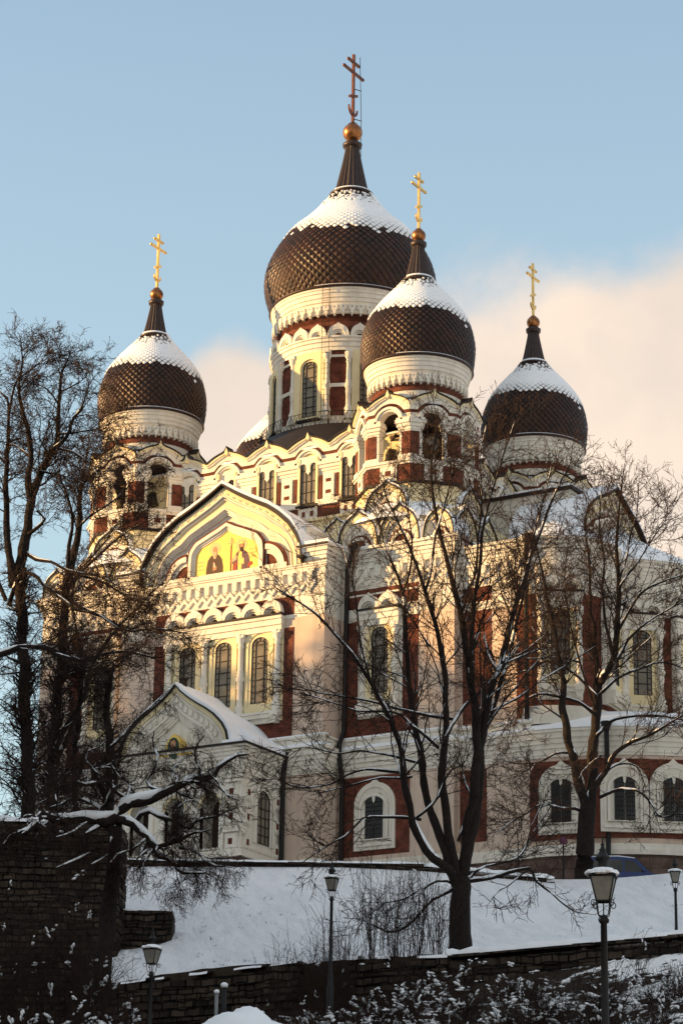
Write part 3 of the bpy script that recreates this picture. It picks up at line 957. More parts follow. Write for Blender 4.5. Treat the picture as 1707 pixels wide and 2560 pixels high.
# ---------------------------------------------------------------- onion domes
def onion(c, prof, rim, ntile, snow_z, mat='tile', parent=None, seed=1, spire=None, ballc=None, ballr=.4, cross=None, gilt='gold', lean=0.0):
    """prof: (z, r) from rim to collar. Diamond metal shingles, each with its own raised point; snow where it lies."""
    rng = np.random.RandomState(seed)
    d = MB()
    P = smooth_curve(prof, 120)                       # z, r
    seglen = np.concatenate(([0], np.cumsum(np.hypot(np.diff(P[:, 0]), np.diff(P[:, 1])))))
    rz = lambda s: np.array([np.interp(s, seglen, P[:, 0]), np.interp(s, seglen, P[:, 1])])
    d.lathe(c, [(z, r-.05) for z, r in P[::3]], mat, 64)
    sn = MB()
    L = seglen[-1]
    # rows of diamonds
    s = -.1; row = 0
    rows = []
    while s < L:
        r = rz(max(s, 0))[1]
        h = 2*math.pi*r/ntile*1.02                    # full diagonal
        rows.append((s, h)); s += h*.5; row += 1

    def pt(th, s_, off):
        s2 = min(max(s_, 0), L)
        z, r = rz(s2)
        z1, r1 = rz(min(s2+.05, L)); z0, r0 = rz(max(s2-.05, 0))
        tz, tr = z1-z0, r1-r0
        q = math.hypot(tz, tr)+1e-9
        nr, nzv = tz/q, -tr/q
        r += nr*off; z += nzv*off
        return (c[0]+r*math.sin(th), c[1]-r*math.cos(th), z)
    dth = 2*math.pi/ntile
    for k, (s0, h) in enumerate(rows):
        zc = rz(min(max(s0+h*.5, 0), L))[0]
        for i in range(ntile):
            th = (i+.5*(k % 2))*dth
            j = rng.uniform(-.008, .008)
            a, b, m_ = pt(th, s0, .055+j), pt(th, s0+h, -.01), pt(th, s0+h*.42, .075+j)
            l, r_ = pt(th-dth*.5, s0+h*.5, .01), pt(th+dth*.5, s0+h*.5, .01)
            a2 = pt(th, s0, .0)
            d.add([a, r_, b, l, m_], [(0, 1, 4), (1, 2, 4), (2, 3, 4), (3, 0, 4)], mat)
            # snow on the tile
            hs_ = (P[-1, 0]-P[0, 0])/5.6
            thr = snow_z - .42*hs_*math.cos(th-1.1) + .10*math.sin(5*th+seed) + rng.normal(0, .045*hs_)+.12*hs_*math.sin(3*th+seed*2)+.07*hs_*math.sin(11*th+1)
            if rng.rand() < .10:
                thr += rng.normal(0, .22)*hs_
            H_ = P[-1, 0]-P[0, 0]
            dn = (spire[0][0]-zc)/H_
            bare = math.cos(th-.25) > .35 and rng.rand() < (1.15-dn/.17)
            if zc > thr and not bare:
                f = min(1.0, (zc-thr)/(.19*H_))
                sc = .62+.52*f**.7+rng.uniform(-.06, .06)
                o = .085+.02*f
                hh = h*.5*sc; w2 = dth*.5*sc; ce = s0+h*.52
                sn.add([pt(th, ce-hh*.9, o), pt(th+w2, ce, o), pt(th, ce+hh, o-.01), pt(th-w2, ce, o),
                        pt(th, ce-hh*.98, .02), pt(th+w2*1.05, ce, .0), pt(th-w2*1.05, ce, .0), pt(th, ce, o+.03)],
                       [(0, 1, 7), (1, 2, 7), (2, 3, 7), (3, 0, 7), (0, 4, 5, 1), (3, 6, 4, 0)], 'snow')
    # rim
    d.lathe(c, [(rim[0]+.14, rim[1]-.1), (rim[0]+.10, rim[1]+.10), (rim[0]-.02, rim[1]+.12), (rim[0]-.05, rim[1]-.2)], mat, 64)
    o = d.build('onion_dome', parent, (c[0], c[1], rim[0]))
    sn.lathe(c, [(rim[0]+.13, rim[1]-.1), (rim[0]+.15, rim[1]+.06), (rim[0]+.11, rim[1]+.09)], 'snow', 48, a0=.1, a1=2.9)
    # ribbed spire
    sp = MB()
    n = 20
    S = smooth_curve(spire, 14)
    P2 = []
    for z, r in S:
        for i in range(2*n):
            a = math.pi*i/n
            q = r*(1.0 if i % 2 == 0 else .90)
            P2.append((c[0]+q*math.sin(a), c[1]-q*math.cos(a), z))
    fs = [(k*2*n+i, k*2*n+(i+1) % (2*n), (k+1)*2*n+(i+1) % (2*n), (k+1)*2*n+i) for k in range(len(S)-1) for i in range(2*n)]
    sp.add(P2, fs, 'spire_metal')
    z0, r0 = spire[0]; z1, r1 = spire[-1]
    sp.lathe(c, [(z0+.12, r0*.96), (z0+.06, r0*1.14), (z0-.05, r0*1.17), (z0-.14, r0*1.0)], 'spire_metal', 32)
    sp.lathe(c, [(z1-.1, r1*1.0), (z1-.06, r1*1.32), (z1+.14, r1*1.38), (z1+.2, r1*1.1), (z1+.45, r1*.55)], 'spire_metal', 24)
    spo = sp.build('spire', parent, (c[0], c[1], z0))
    sn.lathe(c, [(z0+.03, r0*1.15), (z0+.15, r0*1.08), (z0+.22, r0*.9)], 'snow', 30, a0=-.4, a1=2.6)
    sn.build('snow', parent, (c[0], c[1], P[-1, 0]))
    bl_ = MB()
    bz, br = ballc, ballr
    bl_.lathe(c, [(z1+.35, r1*.62), (bz-br*.9, br*.42)], 'red_gilt', 16)
    bl_.ball((c[0], c[1], bz), br, 'old_gilt', 28, 18)
    bl_.lathe(c, [(bz+br*.92, br*.5), (bz+br*1.02, br*.42), (bz+br*1.12, br*.2), (bz+br*1.3, br*.16)], 'old_gilt', 14)
    bl_.build('finial_ball', parent, (c[0], c[1], bz))
    # three-barred cross over a crescent, bars running along Y
    x = MB()
    H = cross[0]; hb = cross[1]; t_ = cross[2]
    zb = bz+br
    Fc = Fr((c[0], c[1], 0), (0, 1, 0), (1, 0, 0))
    x.box(Fc, -t_, t_, zb, zb+H, -t_*.8, t_*.8, gilt)
    x.box(Fc, -hb, hb, zb+H*.74-t_, zb+H*.74+t_, -t_*.7, t_*.7, gilt)
    x.box(Fc, -hb*.55, hb*.55, zb+H*.885-t_, zb+H*.885+t_, -t_*.7, t_*.7, gilt)
    q = hb*.42
    x.ext(Fc, [(-q, zb+H*.36-t_), (q, zb+H*.44-t_), (q, zb+H*.44+t_), (-q, zb+H*.36+t_)], -t_*.7, t_*.7, gilt, True)
    A = arc(0, zb+H*.22, hb*.46, math.pi*1.02, math.pi*1.98, 14)
    B = arc(0, zb+H*.26, hb*.44, math.pi*1.06, math.pi*1.94, 14)
    x.band(Fc, A, B, -t_*.6, t_*.6, gilt)
    for u, v in ((-hb, .74), (hb, .74), (-hb*.55, .885), (hb*.55, .885)):
        x.ball(tuple(Fc.p(u, zb+H*v, 0)), t_*1.25, gilt, 8, 6)
    x.build('cross', parent, (c[0], c[1], zb))
    xs = MB()
    xs.box(Fc, -hb*.9, hb*.9, zb+H*.74+t_, zb+H*.74+t_+.03, -t_*.5, t_*.5, 'snow')
    xs.box(Fc, -q*.9, q*.9, zb+H*.44+t_*.6, zb+H*.44+t_*.6+.02, -t_*.5, t_*.5, 'snow')
    return o


def cornice_ring(mb, c, zr, R, k, nbr, wallr):
    """fascia mouldings, the hanging bracket frieze and the brick ring under a dome; k = vertical scale"""
    mb.lathe(c, [(zr+.02, R-.3), (zr, R), (zr-.16*k, R), (zr-.18*k, R-.05), (zr-.34*k, R-.06), (zr-.37*k, R-.12), (zr-.60*k, R-.14), (zr-.63*k, R-.20), (zr-.84*k, R-.22), (zr-.86*k, R-.30), (zr-.95*k, R-.32), (zr-1.0*k, wallr+.12), (zr-1.55*k, wallr+.10), (zr-1.6*k, wallr+.02)], 'white', 72, smooth=False)
    mb.lathe(c, [(zr-1.58*k, wallr+.03), (zr-2.05*k, wallr+.03)], 'brick', 64)
    for i in range(nbr):
        a = 2*math.pi*i/nbr
        F = frame_at(c[0]+(wallr+.08)*math.sin(a), c[1]-(wallr+.08)*math.cos(a), a)
        d = 2*math.pi*wallr/nbr
        zt = zr-1.0*k
        mb.ext(F, [(-.40*d, zt-.34*k), (-.18*d, zt-.46*k), (-.20*d, zt-.62*k), (.20*d, zt-.62*k), (.18*d, zt-.46*k), (.40*d, zt-.34*k), (.33*d, zt-.05*k), (-.33*d, zt-.05*k)], -.1, .17, 'white')
        mb.box(F, -.09*d, .09*d, zt-.74*k, zt-.62*k, -.1, .13, 'white')
        mb.box(F, -.07*d, .07*d, zt-.24*k, zt-.17*k, -.1, .175, 'brick')


# ---------------------------------------------------------------- bell towers
def bell_tower(cx, cy):
    c = (cx, cy)
    mb = MB()
    ap = 3.2; a = ap*math.tan(math.pi/8)
    for i in range(8):
        az = i*math.pi/4
        F = frame_at(cx+ap*math.sin(az), cy-ap*math.cos(az), az)
        bay_top(mb, F, a, 0, True)
        for s_ in (-1, 1):
            x0, x1 = sorted((s_*.80, s_*(a+.0)))
            mb.box(F, x0, x1, 29.45, 30.75, -.4, .025, 'brick')
            x0, x1 = sorted((s_*.60, s_*(a+.05)))
            mb.box(F, x0, x1, 29.10, 29.40, -.5, .10, 'white')
            x0, x1 = sorted((s_*.66, s_*(a-.2)))
            mb.box(F, x0, x1, 29.0, 32.1, -.53, -.505, 'inside_shade')  # pier backs coloured dark in place of interior shade
        mb.box(F, -a-.05, a+.05, 28.98, 29.12, -.7, .18, 'white')
        mb.box(F, -a-.02, a+.02, 28.86, 28.98, -.7, .10, 'white')
        mb.box(F, -a, a, 27.9, 28.9, -.5, .0, 'brick')
        for x in ((0,) if True else ()):
            mb.box(F, x-.52, x+.52, 27.95, 28.85, -.3, .07, 'white')
            mb.box(F, x-.40, x+.40, 28.06, 28.74, -.3, .11, 'white')
            mb.box(F, x-.18, x+.18, 28.28, 28.56, -.3, .118, 'brick')
        mb.box(F, -a-.03, a+.03, 27.76, 27.9, -.5, .12, 'roof_metal')
        mb.box(F, -a, a, 25.0, 27.76, -.5, -.02, 'cream')
        # pier behind each corner
    mb.lathe(c, [(28.95, 3.15), (29.0, .01)], 'inside_shade', 8)
    mb.lathe(c, [(32.15, .01), (32.15, 3.2)], 'inside_shade', 16)
    # roof between the hoods and the drum
    mb.lathe(c, [(32.35, 3.28), (33.0, 2.7)], 'roof_metal', 32)
    mb.lathe(c, [(32.3, 2.60), (33.6, 2.60)], 'white', 64)
    cornice_ring(mb, c, 35.40, 3.06, .95, 44, 2.60)
    mb.lathe(c, [(35.42, 0.01), (35.42, 2.9)], 'white', 32)
    t = mb.build('bell_tower', cath, (cx, cy, 25.0))
    prof = [(35.42, 3.04), (35.8, 3.12), (36.5, 3.20), (37.1, 3.20), (37.9, 3.05), (38.7, 2.70), (39.45, 2.16), (40.05, 1.64), (40.6, 1.16), (41.05, .84)]
    spire = [(41.1, .80), (41.5, .68), (42.3, .51), (43.0, .38), (43.35, .34)]
    onion(c, prof, (35.40, 3.06), 52, 38.55, parent=t, seed=3, spire=spire, ballc=43.95, ballr=.41, cross=(3.6, .78, .075))
    sm = MB()
    for i in range(8):
        az = i*math.pi/4+math.pi/8
        sm.ball((cx+3.25*math.sin(az), cy-3.25*math.cos(az), 32.48), .34, 'snow', 10, 6, .45)
    sm.lathe(c, [(32.42, 3.3), (32.62, 3.1), (33.02, 2.62)], 'snow', 24, a0=.3, a1=3.4)
    sm.build('ledge_snow', t, (cx, cy, 32.4))
    for az in (0, math.pi/4, -math.pi/4, math.pi/2):
        b = MB()
        bx, by = cx+1.5*math.sin(az), cy-1.5*math.cos(az)
        b.lathe((bx, by), [(30.75, .05), (30.7, .2), (30.5, .3), (30.1, .36), (29.85, .48), (29.8, .5), (29.82, .42)], 'bronze', 20)
        b.tube([(bx, by, 30.7), (bx, by, 31.3)], .05, 'dark_wood', 5)
        b.tube([(bx-.9*math.cos(az), by-.9*math.sin(az), 31.25), (bx+.9*math.cos(az), by+.9*math.sin(az), 31.25)], .09, 'dark_wood', 5)
        b.build('bell', t, (bx, by, 30.3))
    return t


tw = bell_tower(9.1, -7.4)
for sx, sy in ((-1, -1), (1, 1), (-1, 1)):
    c_ = copy_tree(tw, cath)
    c_.location = (sx*9.1, sy*7.4, 25.0-4.5)

# ---------------------------------------------------------------- central block with its arcade
for F, us in ((CEN, (-5.5, -2.75, 0, 2.75, 5.5)), (Fr((9.2, 0, 0), (0, 1, 0), (1, 0, 0)), (-5.5, -2.75, 0, 2.75, 5.5))):
    south = F is CEN
    for u0 in us:
        F2 = Fr(F.p(u0, 0, .06), F.u, F.n)
        a = 1.375
        bay_top(wall, F2, a, -.75, False, ex=-.001)
        # window with a hanging pendant
        if abs(u0+2.75) < .1:
            wall.box(F2, -.62, .62, 28.2, 31.2, -.4, -.02, 'white')
            for x in (-.3, .3):
                win(F2, x, 29.2, 30.55, .2, w=.03, bars='grid', glass='dark_glass')
            for x in (-.62, 0, .62):
                column(wall, F2, x, 28.3, 30.3, .08, .05)
        else:
            win(F2, 0, 28.3, 30.95, .5, w=.03, top='flat', bars='grid')
            wall.ext(F2, [(-.66, 31.1), (-.66, 30.55)] + arc(-.34, 30.5, .20, math.pi, 0, 8)[1:] + [(-.13, 30.28), (-.16, 30.2), (-.05, 30.08), (0, 29.98), (.05, 30.08), (.16, 30.2), (.13, 30.28)] + arc(.34, 30.5, .20, math.pi, 0, 8) + [(.66, 30.55), (.66, 31.1)], -.1, .12, 'white')
        for s_ in (-1, 1):
            x0, x1 = sorted((s_*.52, s_*.66)); wall.box(F2, x0, x1, 28.0, 31.0, -.3, .16, 'cream')
            x0, x1 = sorted((s_*.72, s_*.92)); wall.box(F2, x0, x1, 28.45, 29.85, -.3, .12, 'brick')
            x0, x1 = sorted((s_*1.02, s_*1.374)); wall.box(F2, x0, x1, 28.4, 29.9, -.3, .16, 'white')
            for zz in (28.72, 29.4):
                x0, x1 = sorted((s_*1.20, s_*1.373)); wall.box(F2, x0, x1, zz-.03, zz+.18, -.3, .168, 'brick')
            x0, x1 = sorted((s_*.62, s_*1.374)); wall.box(F2, x0, x1, 28.05, 28.38, -.3, .22, 'white')
        wall.box(F2, -1.374, 1.374, 27.35, 28.05, -.3, .03, 'brick')
        wall.box(F2, -.62, .62, 27.36, 28.0, -.3, .09, 'white')
        wall.box(F2, -.72, .72, 28.05, 28.17, -.3, .26, 'roof_metal')
        for x in (-.27, .27):
            wall.box(F2, x-.11, x+.11, 27.5, 27.82, -.3, .098, 'brick')
        wall.box(F2, -1.374, 1.374, 27.2, 27.35, -.3, .14, 'cream')
        snow.ext(F2, [(-1.38, 31.74), (1.38, 31.74), (1.30, 31.86), (.9, 32.0), (.5, 32.08), (-.5, 32.08), (-.9, 32.0), (-1.30, 31.86)], -1.4, -.1, 'snow', True)

# ---------------------------------------------------------------- central drum
MC = (0.16, 0.10)
dm = MB()
Rw = 4.5
dm.lathe(MC, [(32.0, 7.6), (33.4, 6.6), (34.5, 5.3), (34.75, 4.7)], 'roof_metal', 48)
dm.lathe(MC, [(34.3, 4.75), (34.9, 4.75), (34.92, 4.62), (35.2, 4.62), (35.22, Rw), (39.4, Rw)], 'white', 64, smooth=False)
dm.lathe(MC, [(34.35, 4.77), (34.62, 4.77)], 'brick', 64)
dm.lathe(MC, [(39.38, 4.66), (39.6, 4.66), (39.62, 4.72), (39.9, 4.72), (39.92, 4.80), (40.12, 4.80), (40.14, 4.87), (40.25, 4.87), (40.26, 4.5), (41.3, 4.5)], 'white', 64, smooth=False)
dm.lathe(MC, [(40.28, 4.53), (41.9, 4.53)], 'brick', 64)
for i in range(8):
    az = i*math.pi/4
    for da, kind in ((0, 'w'), (math.pi/8, 'b')):
        A = az+da
        F = frame_at(MC[0]+Rw*math.sin(A), MC[1]-Rw*math.cos(A), A)
        if kind == 'b':
            for v0, v1 in ((35.3, 37.05), (37.3, 38.95), (39.1, 39.36)):
                dm.box(F, -.66, .66, v0, v1, -.2, .05, 'brick')
            dm.box(F, -.68, .68, 37.06, 37.28, -.2, .14, 'white')
            dm.box(F, -.68, .68, 38.96, 39.1, -.2, .12, 'white')
    F = frame_at(MC[0]+Rw*math.sin(az), MC[1]-Rw*math.cos(az), az)
    hw = .5
    mid = 38.85-.4
    inner = [(-hw, 35.35), (hw, 35.35)] + arc(0, mid, hw, 0, math.pi, 12, ry=.42)
    big = [(-.62, 35.25), (.62, 35.25)] + arc(0, mid, .62, 0, math.pi, 12, ry=.54)
    bx = []
    for p, q in big:
        if q < 35.3:
            bx.append((-1.02 if p < 0 else 1.02, 35.1))
        else:
            dv = q-mid
            s_ = min(1.02/abs(p) if abs(p) > 1e-6 else 1e9, .95/dv if dv > 1e-6 else 1e9)
            bx.append((p*s_, mid+dv*s_))
    dm.band(F, bx, big, -.3, .16, 'cream', closed=True)
    dm.band(F, big, inner, -.3, .06, 'cream', closed=True)
    dm.box(F, -.75, .75, 35.0, 35.12, -.2, .35, 'roof_metal')
    for da in (-.255, .255):
        A = az+da
        G = frame_at(MC[0]+4.62*math.sin(A), MC[1]-4.62*math.cos(A), A)
        column(dm, G, 0, 35.3, 39.2, .15, .06)
        dm.box(G, -.22, .22, 39.1, 39.4, -.3, .22, 'white')
        dm.ext(G, [(-.25, 34.98), (.25, 34.98), (.25, 35.12), (.17, 35.35), (-.17, 35.35), (-.25, 35.12)], -.2, .28, 'white')
        dm.ext(G, [(-.14, 34.98), (.14, 34.98), (.1, 34.7), (.0, 34.45), (-.1, 34.7)], -.2, .2, 'white')
    for da, wd in ((-.123, .57), (.123, .57), (.3927, .66)):
        A = az+da
        G = frame_at(MC[0]+4.62*math.sin(A), MC[1]-4.62*math.cos(A), A)
        small_arch(dm, G, 0, 40.22, wd, .88, w=.22)
cornice_ring(dm, MC, 43.42, 4.86, 1.05, 56, 4.5)
drum = dm.build('central_drum', cath, (MC[0], MC[1], 34.0))
for i in range(8):
    az = i*math.pi/4
    F = frame_at(MC[0]+Rw*math.sin(az), MC[1]-Rw*math.cos(az), az)
    win(F, 0, 35.35, 38.87, .5, w=.015, parent=drum)
prof = [(43.44, 4.80), (43.9, 4.98), (44.6, 5.18), (45.3, 5.26), (46.1, 5.18), (46.9, 4.91), (47.75, 4.44), (48.7, 3.75), (49.4, 2.98), (50.2, 2.22), (51.0, 1.62), (51.5, 1.28)]
spire = [(51.55, 1.22), (51.9, 1.05), (52.9, .82), (53.8, .63), (54.6, .48), (55.0, .45)]
onion(MC, prof, (43.42, 4.86), 68, 47.9, parent=drum, seed=11, spire=spire, ballc=55.95, ballr=.62, cross=(4.9, 1.18, .09), gilt='red_gilt')
# lightning rod beside the great cross, railing, ladder
rod = MB()
rod.tube([(MC[0]+.35, MC[1]+.45, 51.5), (MC[0]+.35, MC[1]+.45, 57.0), (MC[0]+.25, MC[1]+.4, 60.6), (MC[0]+.22, MC[1]+.4, 61.4)], .022, 'iron', 4)
for z in (56.9, 59.0):
    rod.tube([(MC[0], MC[1], z+.05), (MC[0]+.33, MC[1]+.44, z)], .03, 'iron', 4)
rod.build('lightning_rod', cath, (MC[0], MC[1], 52))
rl = MB()
nR = 40
for i in range(nR):
    a0, a1 = 2*math.pi*i/nR, 2*math.pi*(i+1)/nR
    q = lambda a, z: (MC[0]+5.3*math.sin(a), MC[1]-5.3*math.cos(a), z)
    rl.tube([q(a0, 34.3), q(a0, 35.32)], .022, 'iron', 4)
    for z in (34.45, 35.3):
        rl.tube([q(a0, z), q(a1, z)], .02, 'iron', 4)
    for k in range(3):
        b0, b1 = a0+(a1-a0)*k/3, a0+(a1-a0)*(k+1)/3
        rl.tube([q(b0, 34.45), q(b1, 35.3)], .014, 'iron', 3)
        rl.tube([q(b1, 34.45), q(b0, 35.3)], .014, 'iron', 3)
rl.build('railing', cath, (MC[0], MC[1], 34.3))
ld = MB()
A = math.radians(14)
F = frame_at(MC[0]+4.95*math.sin(A), MC[1]-4.95*math.cos(A), A)
for x in (-.22, .22):
    ld.tube([F.p(x, 34.6, 0), F.p(x, 43.4, .1)], .018, 'iron', 4)
for i in range(26):
    ld.tube([F.p(-.22, 34.8+i*.335, 0), F.p(.22, 34.8+i*.335, 0)], .012, 'iron', 4)
ld.build('ladder', cath, F.p(0, 34.6, 0))
snow.lathe(MC, [(32.02, 7.7), (33.42, 6.72), (34.5, 5.45), (34.62, 5.1)], 'snow', 40, a0=R_(-140), a1=R_(-52))
snow.lathe(MC, [(32.02, 7.7), (33.42, 6.72), (34.5, 5.45), (34.62, 5.1)], 'snow', 30, a0=R_(70), a1=R_(200))
snow.box(WORLD, -9.3, 9.3, 31.6, 31.72, -8.6, 8.6, 'snow')

# ---------------------------------------------------------------- apses at the east end
AC = (17.6, 0)
# wide lower storey
low = [(Z0, 10.9), (6.35, 10.9), (6.36, 11.0), (6.6, 11.0), (6.75, 10.92), (6.95, 10.86), (6.96, 10.7), (11.5, 10.7)]
wall.lathe(AC, low[:2], 'plinth_stone', 64, 0, math.pi, False)
wall.lathe(AC, low[2:7], 'white', 64, 0, math.pi, False)
wall.lathe(AC, low[6:], 'pink', 64, 0, math.pi)
bl2 = []
for v0, v1, o in BELT[:6]:
    bl2 += [(v0, 10.7+o), (v1, 10.7+o)]
wall.lathe(AC, bl2, 'white', 64, 0, math.pi, False)
snow.lathe(AC, [(12.9, 11.18), (13.06, 11.14), (13.9, 9.6), (14.2, 9.0)], 'snow', 48, 0, math.pi)
wall.lathe(AC, [(13.85, 9.1), (13.9, 6.0)], 'white', 32, 0, math.pi)
for deg, two in ((9.5, 1), (33, 2), (57, 1)):
    A = R_(deg)
    F = frame_at(AC[0]+10.72*math.sin(A), AC[1]-10.72*math.cos(A), A)
    bw_ = 1.7 if two == 1 else 2.9
    wall.box(F, -bw_, bw_, 7.25, 11.3, -.5, .03 if two == 1 else .0, 'brick')
    for x in ((0,) if two == 1 else (-1.25, 1.25)):
        lower_window(Fr(F.p(0, 0, .03), F.u, F.n), x)
# upper apses
for (ac, Ra, z1, a0, a1, wins) in (((17.6, -7.5), 3.2, 23.4, R_(-5), R_(185), (30, 95)), ((17.6, 0), 5.7, 23.4, 0, math.pi, (39, 68, 97)), ((17.6, 7.5), 3.2, 23.4, R_(-5), R_(185), (90,))):
    wall.lathe(ac, [(13.2, Ra), (z1-1.0, Ra)], 'brick', 48, a0, a1)
    pr = []
    for v0, v1, o in TOPC:
        pr += [(v0-.7, Ra+o), (v1-.7, Ra+o)]
    wall.lathe(ac, [(20.35, Ra+.03), (22.4, Ra+.03)]+pr, 'white', 48, a0, a1, False)
    wall.lathe(ac, [(19.85, Ra+.02), (20.36, Ra+.03)], 'brick', 48, a0, a1)
    wall.lathe(ac, [(13.3, Ra+.2), (13.9, Ra+.2), (13.95, Ra+.08), (14.3, Ra+.05)], 'white', 48, a0, a1, False)
    snow.lathe(ac, [(z1-.02, Ra+.40), (z1+.14, Ra+.36), (z1+(1.3 if Ra < 4 else 2.1), Ra*.45), (z1+(1.9 if Ra < 4 else 3.7), .05)], 'snow', 40, a0, a1)
    for deg in wins:
        A = R_(deg)
        F = frame_at(ac[0]+Ra*math.sin(A), ac[1]-Ra*math.cos(A), A)
        wall.box(F, -1.15, 1.15, 14.6, 20.2, -.6, .06, 'white')
        aedicule(Fr(F.p(0, 0, .04), F.u, F.n), -1.15, 1.15, 14.95, 19.7, 20.4, 2, (-.95, .95), (0,), .5, 15.9, 19.45)
    n = int(math.pi*Ra/.6)
    for i in range(n+1):
        A = a0+(a1-a0)*i/n
        F = frame_at(ac[0]+Ra*math.sin(A), ac[1]-Ra*math.cos(A), A)
        wall.ext(F, [(-.15, 21.3), (.15, 21.3), (.22, 21.9), (-.22, 21.9)], -.1, .16, 'white')
        wall.ext(F, [(0, 20.6), (.25, 21.0), (.25, 21.2), (0, 20.8), (-.25, 21.2), (-.25, 21.0)], -.1, .12, 'white')
snow.ext(EAST, [(-9, 23.4), (9, 23.4), (4.6, 25.6), (-4.6, 25.6)], -.4, .4, 'snow')

# ---------------------------------------------------------------- porch
PF = Fr((0, -16.8, 0), (1, 0, 0), (0, -1, 0))
PE = Fr((4.1, 0, 0), (0, 1, 0), (1, 0, 0))
pm = MB()
pm.box(PF, -4.1, 4.1, 10.75, 12.2, -3.8, 0, 'white')
pm.box(PF, -4.12, 4.12, Z0, 6.59, -3.8, .02, 'plinth_stone')
pm.box(PF, -3.9, 3.9, 6.3, 12, -3.8, -1.4, 'inside_shade')
OP = [(-2.2, .62), (0, .62), (2.2, .62)]
xs = [-4.1]
for x, h_ in OP:
    xs += [x-h_, x+h_]
xs.append(4.1)
for i in range(0, len(xs), 2):
    pm.box(PF, xs[i], xs[i+1], 6.3, 10.75, -1.2, 0, 'white')
for x, h_ in OP:
    N = 20
    A = [tuple(p) for p in resample(arc(x, 9.35, h_, math.pi, 0, N), N+1)]
    B = [(x-h_+2*h_*i/N, 10.78) for i in range(N+1)]
    pm.band(PF, B, A, -1.2, 0, 'white')
    C1 = [tuple(p) for p in resample(arc(x, 9.35, h_+.30, math.pi, 0, N), N+1)]
    C2 = [tuple(p) for p in resample(arc(x, 9.35, h_+.14, math.pi, 0, N), N+1)]
    pm.band(PF, C1, C2, -.2, .14, 'white'); pm.band(PF, C2, A, -.2, .07, 'cream')
    for s_ in (-1, 1):
        x0, x1 = sorted((x+s_*h_, x+s_*(h_+.28)))
        pm.box(PF, x0, x1, 6.6, 9.35, -.3, .12, 'white')
pm.box(PF, -.62, .62, 6.3, 7.6, -1.0, -.05, 'white')
pm.box(PF, -.7, .7, 7.6, 7.7, -1.0, .16, 'white')
for x in (-3.55, 3.55):
    for z in (7.4, 8.72, 10.02):
        pm.box(PF, x-.36, x+.36, z-.42, z+.42, -.1, .08, 'white')
        pm.box(PF, x-.28, x+.28, z-.33, z+.33, -.1, .13, 'white')
        pm.box(PF, x-.13, x+.13, z-.16, z+.16, -.1, .137, 'brick')
        pm.box(PF, x-.5, x+.5, z+.5, z+.62, -.1, .18, 'white')
for F, u0, u1, e in ((PF, -4.1, 4.1, 1), (PE, -16.8, -13, 0)):
    for v0, v1, o in ((6.6, 6.8, .2), (6.8, 7.0, .1), (10.75, 10.95, .10), (10.95, 11.15, .18), (11.15, 11.3, .10), (11.75, 11.95, .14), (11.95, 12.15, .22), (12.15, 12.3, .32), (12.3, 12.42, .42)):
        pm.box(F, u0-(o if e else o-.006), u1+(o if e else -.02), v0, v1, -.1, o-(0 if e else .006), 'white')
    n = int((u1-u0)/.28)
    for i in range(n):
        u = u0+.28*(i+.5)
        pm.box(F, u-.07, u+.07, 11.36, 11.72, -.1, .12, 'white')
        pm.box(F, u-.07, u+.07, 7.05, 7.15, -.1, .10, 'white')
pm.box(PE, -16.79, -13, 6.61, 10.74, -.4, .004, 'white')
A = [tuple(p) for p in resample(arc(-14.75, 9.85, .85, math.pi, 0, 20), 21)]
for r0, r1, o in ((.95, .82, .16), (.74, .62, .10)):
    A = [tuple(p) for p in resample([(-14.75-r0, 7.5)]+arc(-14.75, 9.75, r0, math.pi, 0, 20)+[(-14.75+r0, 7.5)], 31)]
    B = [tuple(p) for p in resample([(-14.75-r1, 7.5)]+arc(-14.75, 9.75, r1, math.pi, 0, 20)+[(-14.75+r1, 7.5)], 31)]
    pm.band(PE, A, B, 0, o, 'white')
for z in (7.4, 8.72, 10.02):
    for y in (-16.3, -13.45):
        pm.box(PE, y-.34, y+.34, z-.42, z+.42, -.1, .08, 'white')
        pm.box(PE, y-.26, y+.26, z-.33, z+.33, -.1, .13, 'white')
        pm.box(PE, y-.12, y+.12, z-.16, z+.16, -.1, .137, 'brick')
# gable of the porch
PH_ = [(0, 16.0), (.35, 15.62), (.8, 15.25), (1.35, 14.88), (1.95, 14.52), (2.45, 14.15), (2.95, 13.65), (3.25, 13.15), (3.42, 12.42)]
PI_ = [(0, 14.3), (.4, 13.95), (.9, 13.6), (1.4, 13.3), (1.8, 12.95), (2.0, 12.42)]
O = [tuple(p) for p in resample(mirror(PH_), 41)]; I = [tuple(p) for p in resample(mirror(PI_), 41)]
GF = Fr((0, -16.95, 0), (1, 0, 0), (0, -1, 0))
pm.ext(GF, O, -.5, -.3, 'white')
for a, b, o, m_ in ((0, .16, .16, 'cream'), (.16, .22, .05, 'white'), (.22, .28, .10, 'white'), (.28, .62, 0, 'white'), (.62, .70, .08, 'white'), (.70, .80, -.06, 'white'), (.80, .9, -.12, 'white'), (.9, 1, -.18, 'white')):
    pm.band(GF, lerp(O, I, a), lerp(O, I, b), -.4, o, m_)
Q = lerp(O, I, .45)
for i in range(4, 37, 2):
    u, v = Q[i]
    pm.ext(GF, [(u-.05, v-.17), (u+.05, v-.17), (u+.11, v+.05), (u, v+.18), (u-.11, v+.05)], -.1, .10, 'white')
porch = pm.build('porch', cath, (0, -16, Z0))
ic = MB()
ic.ext(GF, [(0, 13.4), (.4, 13.05), (.52, 12.7), (.55, 12.42), (.85, 12.42), (1.2, 12.45), (1.15, 12.2), (-1.15, 12.2), (-1.2, 12.45), (-.85, 12.42), (-.55, 12.42), (-.52, 12.7), (-.4, 13.05)], -.3, .22, 'mosaic_gold')
